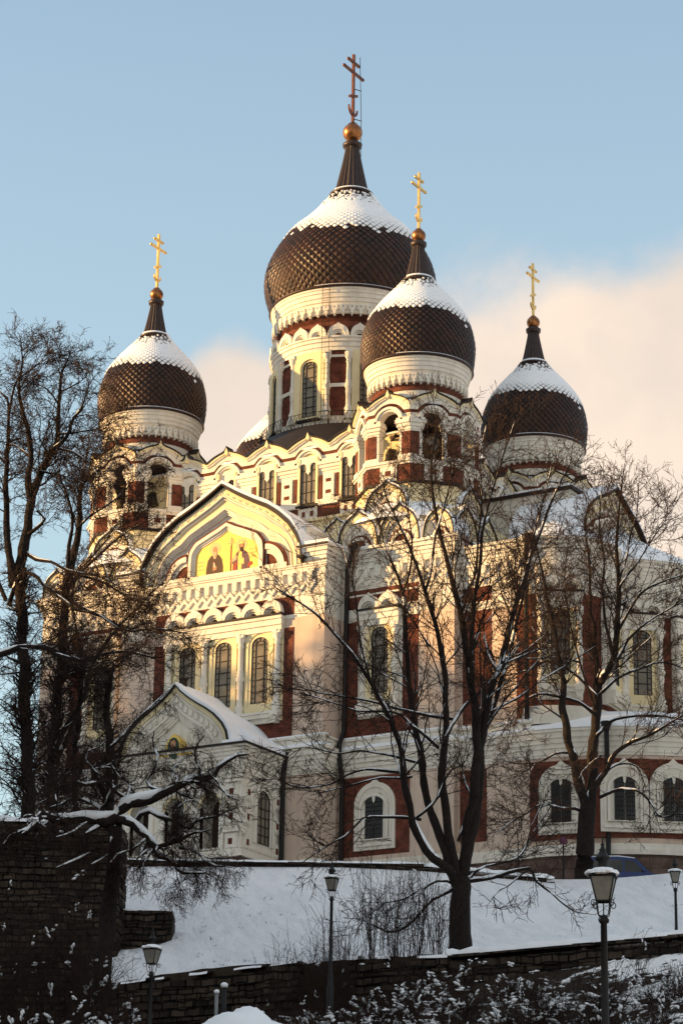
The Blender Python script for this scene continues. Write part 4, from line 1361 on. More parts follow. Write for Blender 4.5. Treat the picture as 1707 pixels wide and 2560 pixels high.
ic.ext(GF, [(.36*math.cos(a), 12.62+.56*math.sin(a)) for a in np.linspace(0, 2*math.pi, 24, endpoint=False)], -.2, .25, 'icon_green')
ic.ext(GF, [(.17*math.cos(a), 12.85+.2*math.sin(a)) for a in np.linspace(0, 2*math.pi, 16, endpoint=False)], -.2, .258, 'skin')
ic.ext(GF, [(-.26, 12.25), (.26, 12.25), (.2, 12.6), (.08, 12.72), (-.08, 12.72), (-.2, 12.6)], -.2, .256, 'robe_dark')
ic.build('icon', porch, GF.p(0, 12.6, .2), label='small gilt and green icon panel over the doors')
rf = MB()
up = [(u*1.03, v+.07) for u, v in O]
rf.band(GF, up, O, -.4, .34, 'roof_metal')
rf.sheet(GF, up, -4.0, .0, 'roof_metal')
rf.box(WORLD, -4.6, 4.6, 12.42, 12.52, 13.1, 17.35, 'roof_metal')
pr_ = rf.build('porch_roof', porch, (0, -15, 13))
sn = MB()
S2 = []
for i, (u, v) in enumerate(up):
    j = min(39, max(1, i))
    du, dv = up[j+1][0]-up[j-1][0], up[j+1][1]-up[j-1][1]
    L = math.hypot(du, dv)
    S2.append((u-dv/L*.16, v+du/L*.16))
sn.band(GF, S2, up, -3.95, .26, 'snow', smooth=False)
sn.ext(WORLD, [(-4.62, 12.52), (4.62, 12.52), (4.6, 12.72), (3.6, 13.5), (2.6, 14.0), (-2.6, 14.0), (-3.6, 13.5), (-4.6, 12.72)], 13.1, 16.0, 'snow', True)
sn.box(WORLD, 3.1, 4.62, 12.52, 12.68, 15.9, 17.3, 'snow')
sn.build('snow', pr_, (0, -15, 13))
cap = MB()
cap.box(WORLD, -.14, .14, 16.05, 16.55, 16.3, 16.6, 'roof_metal')
cap.box(WORLD, -.19, .19, 16.48, 16.56, 16.25, 16.65, 'roof_metal')
cap.build('vent_stack', porch, (0, -16.4, 16))
for x in (-2.2, 2.2):
    d_ = MB()
    d_.box(PF, x-.62, x+.62, 6.4, 9.2, -1.3, -1.2, 'dark_wood')
    d_.ext(PF, arc(x, 9.2, .62, 0, math.pi, 14), -1.3, -1.2, 'dark_wood')
    for k in (-1, 1):
        d_.box(PF, x+k*.30-.22, x+k*.30+.22, 6.6, 8.9, -1.2, -1.16, 'dark_wood')
    d_.tube([PF.p(x+.06, 7.7, -1.15), PF.p(x+.06, 8.0, -1.1)], .03, 'gold', 5)
    d_.build('door', porch, PF.p(x, 6.4, -1.2))
win(PF, 0, 7.7, 9.95, .55, w=-.6, bars='grid', glass='dark_glass', parent=porch)
win(PE, -14.75, 7.55, 10.35, .6, w=.03, bars='grid', parent=porch)

# ---------------------------------------------------------------- drainpipes


def pipe(pts, r=.13):
    m_ = MB()
    m_.tube(pts, r, 'iron', 10)
    p0 = pts[0]
    m_.lathe((p0[0], p0[1]), [(p0[2]+.3, .3), (p0[2]+.25, .3), (p0[2]-.15, .15)], 'iron', 10)
    a, b = pts[-2], pts[-1]
    for k in (.1, .45, .8):
        q = np.array(a)*(1-k)+np.array(b)*k
        m_.lathe((q[0], q[1]), [(q[2]-.05, r*1.25), (q[2]+.05, r*1.25)], 'iron', 10)
    m_.build('drainpipe', cath, p0)


pipe([(7.6, -11.75, 24.0), (7.05, -11.42, 23.0), (6.95, -11.38, 14.0), (7.0, -11.9, 13.2), (7.0, -11.9, 12.7), (6.92, -11.42, 11.2), (6.92, -11.42, 6.9), (6.92, -11.9, 6.4), (6.92, -11.9, 4.6)])
pipe([(4.5, -13.2, 12.4), (4.35, -13.2, 11.4), (4.35, -13.2, 7.0), (4.4, -13.5, 6.5), (4.4, -13.5, 4.6)])
pipe([(17.75, -11.1, 23.2), (17.6, -10.95, 22.2), (17.6, -10.95, 13.6)])
a_ = R_(22)
pipe([(17.6+11.25*math.sin(a_), -11.25*math.cos(a_), 12.8), (17.6+10.9*math.sin(a_), -10.9*math.cos(a_), 11.4), (17.6+10.9*math.sin(a_), -10.9*math.cos(a_), 7.2), (17.6+11.25*math.sin(a_), -11.25*math.cos(a_), 6.4), (17.6+11.25*math.sin(a_), -11.25*math.cos(a_), 4.6)])

wall.build('wall', cath, (0, 0, Z0))
snow.build('snow', cath, (0, 0, 24))

# ---------------------------------------------------------------- ground
TP = 121.0
_top = [(-900, 2150), (0, 2158), (300, 2166), (850, 2168), (1060, 2178), (1380, 2208), (1480, 2200), (1600, 2190), (1707, 2180), (2600, 2170)]
_top = np.array([(np.dot(at(x, y, TP)-CAM, vr0), at(x, y, TP)[2]) for x, y in _top])


def t_wall(s):
    s = np.asarray(s, float)
    return (88.2-.585*np.clip(s, -30, 30))+np.interp(s, [-9.4, -8.5], [1, 0])*1.0*(98-(88.2-.585*np.clip(s, -30, 30)))


_bot = []
for x, y in ((-900, 2500), (270, 2455), (500, 2422), (740, 2398), (1130, 2376), (1450, 2349), (1707, 2322), (2600, 2300)):
    t = 88.0
    for _ in range(20):
        p = at(x, y, t); t = float(t_wall(np.dot(p-CAM, vr0)))
    _bot.append((np.dot(p-CAM, vr0), p[2]))
_bot = np.array(_bot)
zb = lambda s: np.interp(s, _bot[:, 0], _bot[:, 1])
zt = lambda s: np.interp(s, _top[:, 0], _top[:, 1])


_rb = np.random.RandomState(17)
_kb = [(_rb.uniform(.5, 8)*_rb.choice((-1, 1)), _rb.uniform(.1, 1.5), _rb.uniform(0, 6.28)) for _ in range(46)]


def bumps(s, t):
    n_ = sum(np.sin(a*(s+.10*t)+b*t+c)/math.hypot(a*.6, b) for a, b, c in _kb)*.16
    return n_+.5*(np.sin(s*1.3+t*.7)*.5+np.sin(s*2.9-t*1.9+1)*.35+np.sin(s*.43+t*.31)*.8+np.sin(s*5.3+t*3.1)*.2+np.sin(s*.9-t*4.1)*.2)


def ground_z(s, t):
    s = np.asarray(s, float); t = np.asarray(t, float)
    tw = t_wall(s)
    zf = np.interp(s, [-30, -8.2, -3, 0, 3.6, 10.6, 40], [-9, -8.8, -8.6, -8.0, -6.8, -6.3, -5.9])
    f = np.clip((t-tw-.3)/(TP-tw-.3), 0, 1)
    slope = zb(s)-.05+(zt(s)-zb(s))*(f**np.interp(s, [-4, 5], [1.0, 1.55]))
    terr = zt(s)+np.clip(t-TP, 0, 3)*.05
    terr = np.where(t > TP, np.where(t > TP+3, 3.75, terr*(1-np.clip((t-TP)/3, 0, 1))+3.75*np.clip((t-TP)/3, 0, 1)), terr)
    dd = np.maximum(np.where(s < -8.45, np.minimum(tw, 93.2), tw)-t, 0)
    sl_ = np.interp(s, [-8, -3, 1.5, 7], [.08, .09, .22, .33])
    low = zf-sl_*np.minimum(dd, 15)-.27*np.clip(dd-15, 0, 12)-.17*np.maximum(dd-27, 0)
    low = np.where(t < 30, np.maximum(low, -21.2), low)
    low = np.maximum(low, -21.2)
    z = np.where(t >= TP, terr, np.where(t > tw+.27, slope, low))
    amp = np.where((t > 55) & (t < TP), .075, .0)
    return z+amp*bumps(s, t)


gm = bpy.data.materials.new('ground_snow')
gm.use_nodes = True
t_ = gm.node_tree
p_ = t_.nodes['Principled BSDF']
p_.inputs['Roughness'].default_value = .8
p_.inputs['Specular IOR Level'].default_value = .15
tcn = nd(t_, 'ShaderNodeTexCoord')
# wind and slide marks running down the bank
mp = nd(t_, 'ShaderNodeCombineXYZ')
for k_i, dir_ in enumerate((vr0+.10*vh, .16*vh)):
    dt_ = nd(t_, 'ShaderNodeVectorMath', operation='DOT_PRODUCT')
    t_.links.new(tcn.outputs['Object'], dt_.inputs[0])
    dt_.inputs[1].default_value = tuple(dir_)
    t_.links.new(dt_.outputs['Value'], mp.inputs[k_i])
n1 = nd(t_, 'ShaderNodeTexNoise', i_Scale=1.5, i_Detail=8, i_Roughness=.62)
t_.links.new(mp.outputs[0], n1.inputs['Vector'])
n2 = nd(t_, 'ShaderNodeTexNoise', i_Scale=5.5, i_Detail=6)
t_.links.new(tcn.outputs['Object'], n2.inputs['Vector'])
c_ = mix(t_, ramp(t_, n1.outputs[0], [(.42, (0, 0, 0)), (.72, (1, 1, 1))]), (.88, .885, .90), (.72, .74, .78))
specks = ramp(t_, n2.outputs[0], [(.70, (0, 0, 0)), (.78, (1, 1, 1))])
c_ = mix(t_, mathn(t_, 'MULTIPLY', specks, .35), c_, (.22, .17, .12))
t_.links.new(c_, p_.inputs['Base Color'])
b1 = nd(t_, 'ShaderNodeBump', i_Strength=.8, i_Distance=.6)
t_.links.new(mathn(t_, 'ADD', n1.outputs[0], mathn(t_, 'MULTIPLY', n2.outputs[0], .35)), b1.inputs['Height'])
t_.links.new(b1.outputs[0], p_.inputs['Normal'])
MATS['ground_snow'] = gm

gm = bpy.data.materials.new('brush_ground')
gm.use_nodes = True
t_ = gm.node_tree
p_ = t_.nodes['Principled BSDF']
p_.inputs['Roughness'].default_value = .9
p_.inputs['Specular IOR Level'].default_value = .1
tcn = nd(t_, 'ShaderNodeTexCoord')
n1 = nd(t_, 'ShaderNodeTexNoise', i_Scale=.55, i_Detail=9, i_Roughness=.65)
t_.links.new(tcn.outputs['Object'], n1.inputs['Vector'])
n2 = nd(t_, 'ShaderNodeTexNoise', i_Scale=3.4, i_Detail=6)
t_.links.new(tcn.outputs['Object'], n2.inputs['Vector'])
soil = mix(t_, n2.outputs[0], (.012, .009, .007), (.05, .034, .023))
dv = nd(t_, 'ShaderNodeVectorMath', operation='DOT_PRODUCT')
t_.links.new(tcn.outputs['Object'], dv.inputs[0])
dv.inputs[1].default_value = tuple(vr0)
sg = mathn(t_, 'MULTIPLY', mathn(t_, 'SUBTRACT', dv.outputs['Value'], float(np.dot(CAM, vr0))+3), .03)
msk = ramp(t_, mathn(t_, 'ADD', mathn(t_, 'ADD', n1.outputs[0], mathn(t_, 'MULTIPLY', n2.outputs[0], .25)), sg), [(.79, (0, 0, 0)), (.83, (1, 1, 1))])
t_.links.new(mix(t_, msk, soil, (.86, .86, .86)), p_.inputs['Base Color'])
b1 = nd(t_, 'ShaderNodeBump', i_Strength=.9, i_Distance=.25)
t_.links.new(mathn(t_, 'ADD', msk, n2.outputs[0]), b1.inputs['Height'])
t_.links.new(b1.outputs[0], p_.inputs['Normal'])
MATS['brush_ground'] = gm

S_ = np.concatenate(([-1500, -600, -250, -120, -70, -50], np.arange(-40, -12, .5), np.arange(-12, 20, .2), np.arange(20, 40.1, .5), [50, 70, 120, 250, 600, 1500]))
T_ = np.concatenate(([-1500, -500, -150, -60, -20, 0], np.arange(10, 60, 4), np.arange(60, 126, .4), [130, 140, 160, 200, 300, 600, 1500, 3000]))
fa = [-1500, -500, -150, -60, -20, 0]+list(np.arange(8, 50, 4))
SS = []; TT = []
TWs = t_wall(S_)
for r_ in fa:
    TT.append(np.full(len(S_), float(r_)))
for f in np.linspace(0, 1, 95):
    TT.append(50+(TWs+.1-50)*f)
n_front = len(TT)
for f in np.linspace(0, 1, 110)**1.2:
    TT.append(TWs+.45+(TP-TWs-.45)*f)
for r_ in list(np.arange(121.5, 126, .5))+[128, 131, 135, 140, 160, 200, 300, 600, 1500, 3000]:
    TT.append(np.full(len(S_), float(r_)))
TT = np.array(TT); SS = np.broadcast_to(S_, TT.shape)
T_ = TT[:, 0]
ZZ = ground_z(SS, TT)
XY = CAM[None, None, :2]+SS[..., None]*vr0[:2]+TT[..., None]*vh[:2]
g = MB()
ns, nt = len(S_), len(T_)
P = np.concatenate((XY, ZZ[..., None]), 2).reshape(-1, 3)
g.V.append(P); g.n = len(P)
for j in range(nt-1):
    for i in range(ns-1):
        m_ = 'ground_snow' if j >= n_front else 'brush_ground'
        g.Fc.append([j*ns+i, j*ns+i+1, (j+1)*ns+i+1, (j+1)*ns+i]); g.M.append(m_); g.S.append(True)
g.build('ground', kind='structure')


# ---------------------------------------------------------------- rubble walls, stone by stone
def rubble(mb, A, B, zlo, zhi, thick, seed, row=.24, ln=.5, coping=True, sn=None, toprag=.0, mat='stone'):
    """a coursed rubble wall from A to B (xy), foot and top heights given as functions of the distance along it"""
    rng = np.random.RandomState(seed)
    A = np.array(A[:2], float); B = np.array(B[:2], float)
    L = np.linalg.norm(B-A); u = (B-A)/L
    n = np.array((u[1], -u[0]))
    if np.dot(n, CAM[:2]-A) < 0:
        n = -n
    F = Fr((A[0], A[1], 0), (u[0], u[1], 0), (n[0], n[1], 0))
    zmin = min(zlo(0), zlo(L)); zmax = max(zhi(0), zhi(L))
    # core
    N = max(2, int(L/1.0))
    for i in range(N):
        a, b = L*i/N, L*(i+1)/N
        mb.box(F, a, b, min(zlo(a), zlo(b))-.3, min(zhi(a), zhi(b))-.12, -thick, -.05, mat)
    z = zmin
    while z < zmax:
        h = row*rng.uniform(.55, 1.6)
        x = -rng.uniform(0, ln)
        while x < L:
            l = ln*rng.uniform(.4, 2.0)
            a, b = max(0, x), min(L, x+l)
            m_ = (a+b)/2
            if b-a > .08 and z+h < zhi(m_)+.08+rng.uniform(-1, .3)*toprag and z+h > zlo(m_):
                o = rng.uniform(-.03, .05)
                g_ = .012
                q = lambda u_, v_, w_: F.p(u_, v_, w_)
                c1, c2, c3, c4 = [rng.uniform(-.018, .018, 2) for _ in range(4)]
                fr = [q(a+g_+c1[0]+.02, z+g_+c1[1]+.015, o), q(b-g_+c2[0]-.02, z+g_+c2[1]+.015, o+rng.uniform(-.02, .02)), q(b-g_+c3[0]-.02, z+h-g_+c3[1]-.015, o), q(a+g_+c4[0]+.02, z+h-g_+c4[1]-.015, o+rng.uniform(-.02, .02))]
                bk = [q(a+g_, z+g_, -.12), q(b-g_, z+g_, -.12), q(b-g_, z+h-g_, -.12), q(a+g_, z+h-g_, -.12)]
                mb.add(fr+bk, [(0, 1, 2, 3), (0, 4, 5, 1), (1, 5, 6, 2), (2, 6, 7, 3), (3, 7, 4, 0)], mat)
                if sn is not None and rng.rand() < .02:
                    w_ = rng.uniform(.04, .12)
                    sn.ball(tuple(q(m_, z+h, o-.01)), w_, 'snow', 7, 5, .4)
            x += l
        z += h
    return F, L


def snow_strip(sn, F, L, zf, w0, w1, h, seed, gap=0.0):
    """snow along the top of a wall, uneven"""
    rng = np.random.RandomState(seed)
    n = max(3, int(L/.35))
    P = []
    for i in range(n+1):
        a = L*i/n
        hh = h*(.55+.6*rng.rand())
        z = zf(a)
        e0, e1 = rng.uniform(-.05, .05, 2)
        P.append([F.p(a, z-.02, w1+e0), F.p(a, z+hh*.7, w1-.04+e0), F.p(a, z+hh, (w0+w1)/2), F.p(a, z+hh*.7, w0), F.p(a, z-.02, w0)])
    for i in range(n):
        if rng.rand() < gap:
            continue
        sn.add(P[i]+P[i+1], [(k, k+1, 5+k+1, 5+k) for k in range(4)], 'snow', True)


def wall_thing(name, label, A, B, zlo, zhi, thick, seed, row=.24, ln=.5, snowh=.14, cap=None, toprag=0., gap=0.):
    root = empty(name, (A[0], A[1], zlo(0)), label, 'wall')
    m_ = MB(); sn = MB()
    F, L = rubble(m_, A, B, zlo, zhi, thick, seed, row, ln, sn=sn, toprag=toprag)
    if cap:
        n = max(2, int(L/1.4))
        rng = np.random.RandomState(seed+1)
        for i in range(n):
            a, b = L*i/n+.01, L*(i+1)/n-.01
            z = (zhi(a)+zhi(b))/2+rng.uniform(-.015, .015)
            m_.box(F, a, b, z-.02, z+cap, -thick-.05, .08, 'stone')
    snow_strip(sn, F, L, lambda a: zhi(a)+(cap or 0), -thick-.03, .08, snowh, seed+2, gap)
    m_.build('masonry', root, root.location)
    sn.build('snow', root, root.location)
    return root


def on_line(pts):
    """px points -> xy + z along the retaining wall line"""
    out = []
    for x, y in pts:
        t = 88.0
        for _ in range(20):
            p = at(x, y, t); t = float(t_wall(np.dot(p-CAM, vr0)))
        out.append(p)
    return out


pl = on_line([(262, 2456), (745, 2397)])
La = np.linalg.norm((pl[1]-pl[0])[:2])
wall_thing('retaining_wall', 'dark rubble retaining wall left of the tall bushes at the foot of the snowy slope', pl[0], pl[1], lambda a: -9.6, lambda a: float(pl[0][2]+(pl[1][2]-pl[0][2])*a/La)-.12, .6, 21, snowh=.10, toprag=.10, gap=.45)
pr2 = on_line([(1120, 2380), (1760, 2322)])
Lb = np.linalg.norm((pr2[1]-pr2[0])[:2])
wall_thing('retaining_wall', 'low snow-topped stone wall running behind the large front street lamp', pr2[0], pr2[1], lambda a: -7.4, lambda a: float(pr2[0][2]+(pr2[1][2]-pr2[0][2])*a/Lb)-.18, .6, 22, snowh=.24, cap=.07)
pm2 = on_line([(870, 2388), (1120, 2384)])
Lc = np.linalg.norm((pm2[1]-pm2[0])[:2])
wall_thing('retaining_wall', 'short dark stretch of stone wall behind the bushes under the forked tree', pm2[0], pm2[1], lambda a: -8.0, lambda a: float(pm2[0][2]+(pm2[1][2]-pm2[0][2])*a/Lc)-.12, .6, 29, snowh=.12, gap=.3)
# parapet along the top of the slope
q0, q1, q2 = at(285, 2150, 121.0), at(1060, 2160, 121.0), at(1385, 2192, 121.0)
Ld = np.linalg.norm((q1-q0)[:2])
wall_thing('parapet_wall', 'long low parapet with a snow-covered coping along the top of the slope below the porch', q0, q1, lambda a: float(q0[2])-.9, lambda a: float(q0[2]+(q1[2]-q0[2])*a/Ld)-.12, .4, 23, row=.2, snowh=.13, cap=.12)
Le = np.linalg.norm((q2-q1)[:2])
wall_thing('parapet_wall', 'lower stepped end of the stone parapet behind the forked tree, near the blue car', q1, q2, lambda a: float(q1[2])-1.4, lambda a: float(q1[2]+(q2[2]-q1[2])*a/Le)-.10, .4, 24, row=.2, snowh=.22, gap=.1)

# the tall old wall at the left, with its lower buttress block
w0, w1 = at(-260, 2040, 98), at(304, 2046, 98.5)
Lw = np.linalg.norm((w1-w0)[:2])
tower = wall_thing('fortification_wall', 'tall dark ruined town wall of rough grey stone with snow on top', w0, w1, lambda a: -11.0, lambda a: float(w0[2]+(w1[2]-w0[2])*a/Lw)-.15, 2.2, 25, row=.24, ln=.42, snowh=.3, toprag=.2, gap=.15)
# return face of the wall end
fm = MB(); fs_ = MB()
dvv = vh[:2]
rubble(fm, w1, (w1[0]+dvv[0]*2.2+vr0[0]*.12, w1[1]+dvv[1]*2.2+vr0[1]*.12, 0), lambda a: -11.0, lambda a: float(w1[2])-.2, .5, 26, row=.26, sn=fs_)
fm.build('end_masonry', tower, tower.location)
b0, b1 = at(285, 2275, 100.0), at(432, 2278, 100.0)
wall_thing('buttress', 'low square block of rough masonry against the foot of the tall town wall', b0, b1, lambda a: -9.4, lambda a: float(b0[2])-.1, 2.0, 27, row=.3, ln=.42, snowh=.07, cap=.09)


# ---------------------------------------------------------------- street lamps
def street_lamp(px, py, t, label, scale=1.0, rot=0.0, hgt=3.3):
    """py = height in the photo of the collar under the lantern frame"""
    p = at(px, py, t)
    base = np.array((p[0], p[1], p[2]-hgt))
    root = empty('street_lamp', base, label, 'street lamp', 'street lamps on the slope')
    k = scale
    c = (base[0], base[1])
    z = p[2]
    po = MB()
    po.lathe(c, [(base[2]-.6, .16*k), (base[2]+.5, .15*k), (base[2]+.55, .11*k), (base[2]+.9, .10*k), (base[2]+.95, .075*k), (z-1.2, .066*k), (z-.12, .058*k), (z-.1, .085*k), (z-.05, .085*k), (z-.03, .06*k), (z, .075*k), (z+.03, .02*k)], 'iron', 16)
    po.build('pole', root, base)
    ar = MB()
    for i in range(4):
        a = rot+math.pi/4+i*math.pi/2
        d = np.array((math.cos(a), math.sin(a), 0)); U = np.array((0, 0, 1))
        o = np.array((c[0], c[1], z))
        ar.tube([o+d*.05*k+U*.0, o+d*.13*k+U*.02*k, o+d*.15*k+U*.10*k, o+d*.17*k+U*.27*k], .011*k, 'iron', 6)
        sc = [o+d*(.17+.0)*k+U*.27*k]+[o+d*(.235+.055*math.cos(b))*k+U*(.225+.055*math.sin(b))*k for b in np.linspace(1.9, -3.4, 12)]
        ar.tube(sc, .009*k, 'iron', 5)
        sc = [o+d*(.075+.045*math.cos(b))*k+U*(-.07+.045*math.sin(b))*k for b in np.linspace(2.6, -2.6, 10)]
        ar.tube(sc, .010*k, 'iron', 5)
    ar.tube([(c[0], c[1], z), (c[0], c[1], z+.27*k)], .012*k, 'iron', 6)
    ar.build('bracket', root, base)
    ln_ = MB(); gl = MB()
    zb_, zt_ = z+.27*k, z+.72*k
    rb, rt = .135*k, .235*k

    def ring(r, zz):
        return [np.array((c[0]+r*math.cos(rot+math.pi/4+i*math.pi/2), c[1]+r*math.sin(rot+math.pi/4+i*math.pi/2), zz)) for i in range(4)]
    B4, T4 = ring(rb*1.25, zb_), ring(rt*1.3, zt_)
    for i in range(4):
        j = (i+1) % 4
        ln_.tube([B4[i], T4[i]], .014*k, 'iron', 6)
        ln_.tube([B4[i], B4[j]], .015*k, 'iron', 6)
        ln_.tube([T4[i], T4[j]], .02*k, 'iron', 6)
        m0, m1 = (B4[i]+B4[j])/2, (T4[i]+T4[j])/2
        q = .965
        cc = np.array((c[0], c[1], 0)); f_ = lambda v: np.array((cc[0]+(v[0]-cc[0])*q, cc[1]+(v[1]-cc[1])*q, v[2]))
        gl.add([f_(B4[i]), f_(B4[j]), f_(T4[j]), f_(T4[i])], [(0, 1, 2, 3)], 'lamp_glass')
    gl.build('lamp_pane', root, base)
    E0, E1 = ring(rt*1.5, zt_+.0), ring(rt*.75, zt_+.13*k)
    ln_.add(E0+E1, [(i, (i+1) % 4, 4+(i+1) % 4, 4+i) for i in range(4)]+[(4, 5, 6, 7), (3, 2, 1, 0)], 'iron')
    ln_.lathe(c, [(zt_+.08*k, .13*k), (zt_+.14*k, .10*k), (zt_+.28*k, .085*k), (zt_+.33*k, .15*k), (zt_+.36*k, .145*k), (zt_+.40*k, .10*k), (zt_+.48*k, .055*k), (zt_+.50*k, .07*k), (zt_+.52*k, .045*k), (zt_+.58*k, .03*k), (zt_+.60*k, .045*k), (zt_+.62*k, .02*k), (zt_+.76*k, .004*k)], 'iron', 14)
    ln_.build('lantern', root, base)
    sn = MB()
    rng = np.random.RandomState(int(px))
    for i in range(16):
        a = i*math.pi/8+rng.uniform(-.1, .1); r = rt*rng.uniform(.85, 1.2)
        sn.ball((c[0]+r*math.cos(a), c[1]+r*math.sin(a), zt_+.07*k), .075*k*rng.uniform(.8, 1.25), 'snow', 8, 6, .65)
    sn.lathe(c, [(zt_+.16*k, .05), (zt_+.15*k, rt*.8), (zt_+.04*k, rt*1.28)], 'snow', 16)
    sn.build('snow', root, base)
    return root


street_lamp(1508, 2291, 43, 'nearest and largest black street lamp with a snow-capped lantern', 0.90, R_(20), hgt=5.0)
street_lamp(829, 2243, 83, 'black street lamp standing in the middle of the snowy slope among the bushes', .80, R_(14))
street_lamp(379, 2431, 71, 'black street lamp before the dark rubble wall at the left', .84, R_(8), hgt=2.6)
street_lamp(1687, 2221, 89, 'small black street lamp at the right edge behind the low wall', .76, R_(25), hgt=2.6)


# ---------------------------------------------------------------- blue car parked by the cathedral
def car(px, py, t, label):
    """py = the roof line in the photo; nose to the right"""
    p = at(px, py, t)
    base = np.array((p[0], p[1], p[2]-1.80))
    root = empty('parked_car', base, label, 'car')
    F = Fr((p[0]+.0, p[1]+.0, base[2]), tuple(vr0), tuple(-vh))
    L = 2.15
    W = .86
    body = MB()
    low = [(-L, .35), (-L+.02, .95), (-L+.08, 1.02), (L-1.0, 1.02), (L-.25, .88), (L-.02, .70), (L, .35), (L-.35, .25), (L-.45, .45), (L-.75, .52), (L-1.05, .45), (L-1.12, .25), (-L+1.25, .25), (-L+1.15, .45), (-L+.85, .52), (-L+.5, .45), (-L+.42, .25)]
    body.ext(F, low, -W, W, 'car_blue', True)
    cab = [(-L+.05, 1.0), (-L+.16, 1.62), (-L+.3, 1.76), (-.3, 1.80), (.55, 1.72), (1.25, 1.02)]
    body.ext(F, cab, -W*.9, W*.9, 'car_blue', True)
    body.ext(F, [(L-.2, .42), (L+.06, .42), (L+.06, .62), (L-.2, .62)], -W*.92, W*.92, 'rubber', True)
    body.box(F, -L-.05, -L+.05, .42, .62, -W*.92, W*.92, 'rubber')
    body.build('body', root, base)
    for pts in ([(-L+.2, 1.06), (-L+.3, 1.58), (-.95, 1.62), (-.95, 1.06)], [(-.85, 1.06), (-.85, 1.62), (-.1, 1.64), (-.1, 1.06)], [(0, 1.06), (0, 1.64), (.42, 1.60), (.98, 1.06)]):
        m_ = MB()
        m_.ext(F, pts, W*.88, W*.905, 'dark_glass')
        m_.build('side_window', root, base)
    m_ = MB()
    m_.add([F.p(.60, 1.70, -W*.8), F.p(.60, 1.70, W*.8), F.p(1.26, 1.05, W*.84), F.p(1.26, 1.05, -W*.84)], [(0, 1, 2, 3)], 'dark_glass')
    m_.build('windscreen', root, base)
    for x in (-L+.83, L-.78):
        for s_ in (-1, 1):
            m_ = MB()
            c0 = F.p(x, .31, s_*(W-.08))
            d = F.n*.1
            P0, P1 = c0-d, c0+d
            m_.tube([P0, P1], .31, 'rubber', 20)
            wo_ = m_.build('wheel', root, base)
            m2 = MB()
            m2.tube([c0+F.n*s_*.09, c0+F.n*s_*.108], .19, 'grey_metal', 16)
            m2.build('rim', wo_, base)
    for s_ in (-1, 1):
        m_ = MB()
        m_.box(F, L-.16, L+.005, .68, .82, min(s_*.5, s_*.85), max(s_*.5, s_*.85), 'lamp_glass')
        m_.build('headlight', root, base)
        m_ = MB()
        m_.box(F, -L-.01, -L+.1, .75, 1.2, min(s_*.7, s_*.865), max(s_*.7, s_*.865), 'tail_lamp')
        m_.build('tail_light', root, base)
    m_ = MB()
    m_.box(F, .85, 1.0, 1.06, 1.2, W*.9, W*1.1, 'car_blue')
    m_.build('wing_mirror', root, base)
    sn = MB()
    sn.ext(F, [(-L+.2, 1.74), (-L+.3, 1.80), (-.3, 1.86), (.5, 1.77), (.5, 1.73)], -W*.86, W*.86, 'snow', True)
    sn.build('snow', root, base)


car(1556, 2149, 128.5, 'blue car with snow on its roof parked at the foot of the cathedral')

# thin sign post, bollards
pp = at(1408, 2190, 124)
sp_ = empty('traffic_sign', (pp[0], pp[1], 3.75), 'thin dark post with a small round sign left of the thick lime trunk', 'traffic sign')
m_ = MB(); m_.tube([(pp[0], pp[1], 3.6), (pp[0], pp[1], pp[2]+1.75)], .04, 'iron', 8); m_.build('post', sp_, (pp[0], pp[1], 4.4))
Fs = Fr((pp[0], pp[1], 0), tuple(vr0), tuple(-vh))
m_ = MB()
zz = at(1408, 2102, 124)[2]
m_.ext(Fs, [(.2*math.cos(a), zz+.2*math.sin(a)) for a in np.linspace(0, 2*math.pi, 24, endpoint=False)], .04, .06, 'sign_face', True)
m_.build('sign_plate', sp_, (pp[0], pp[1], 4.4))

for px, py, t, r, mt, lb in ((542, 2482, 76, .055, 'grey_metal', 'thin grey metal post with a round snow cap before the rubble wall'), (561, 2466, 77, .075, 'iron', 'thicker black post with a flat snow cap before the rubble wall')):
    p = at(px, py, t)
    gz = float(ground_z(np.dot(p-CAM, vr0), t))
    ro_ = empty('bollard', (p[0], p[1], gz), lb, 'post')
    m_ = MB(); m_.tube([(p[0], p[1], gz-.2), (p[0], p[1], p[2])], r, mt, 12); m_.build('post', ro_, ro_.location)
    m_ = MB(); m_.ball((p[0], p[1], p[2]+.03), r*1.5, 'snow', 12, 8, .8); m_.build('snow', ro_, ro_.location)

# heap of snow at the bottom edge
sn = MB()
rng = np.random.RandomState(9)
hp = at(590, 2556, 70)
gz = hp[2]-.3
n_ = 26
P = []
for j in range(n_+1):
    for i in range(n_+1):
        u = (i/n_-.5)*4.6; v = (j/n_-.5)*3.0
        e = max(0, 1-(abs(u)/2.3)**2.2-(abs(v)/1.5)**2)
        h_ = e**.6*(.62+.25*math.sin(u*2.1+1)+.10*math.sin(u*6+v*4))+.05*rng.rand()*e
        q = hp+vr0*u+vh*v
        P.append((q[0], q[1], gz-.25+h_))
sn.add(P, [(j*(n_+1)+i, j*(n_+1)+i+1, (j+1)*(n_+1)+i+1, (j+1)*(n_+1)+i) for j in range(n_) for i in range(n_)], 'snow', True)
o = sn.build('snow_heap', None, (hp[0], hp[1], gz))
tag(o, 'heap of cleared snow at the bottom below the two posts', 'snow heap')

# ---------------------------------------------------------------- trees


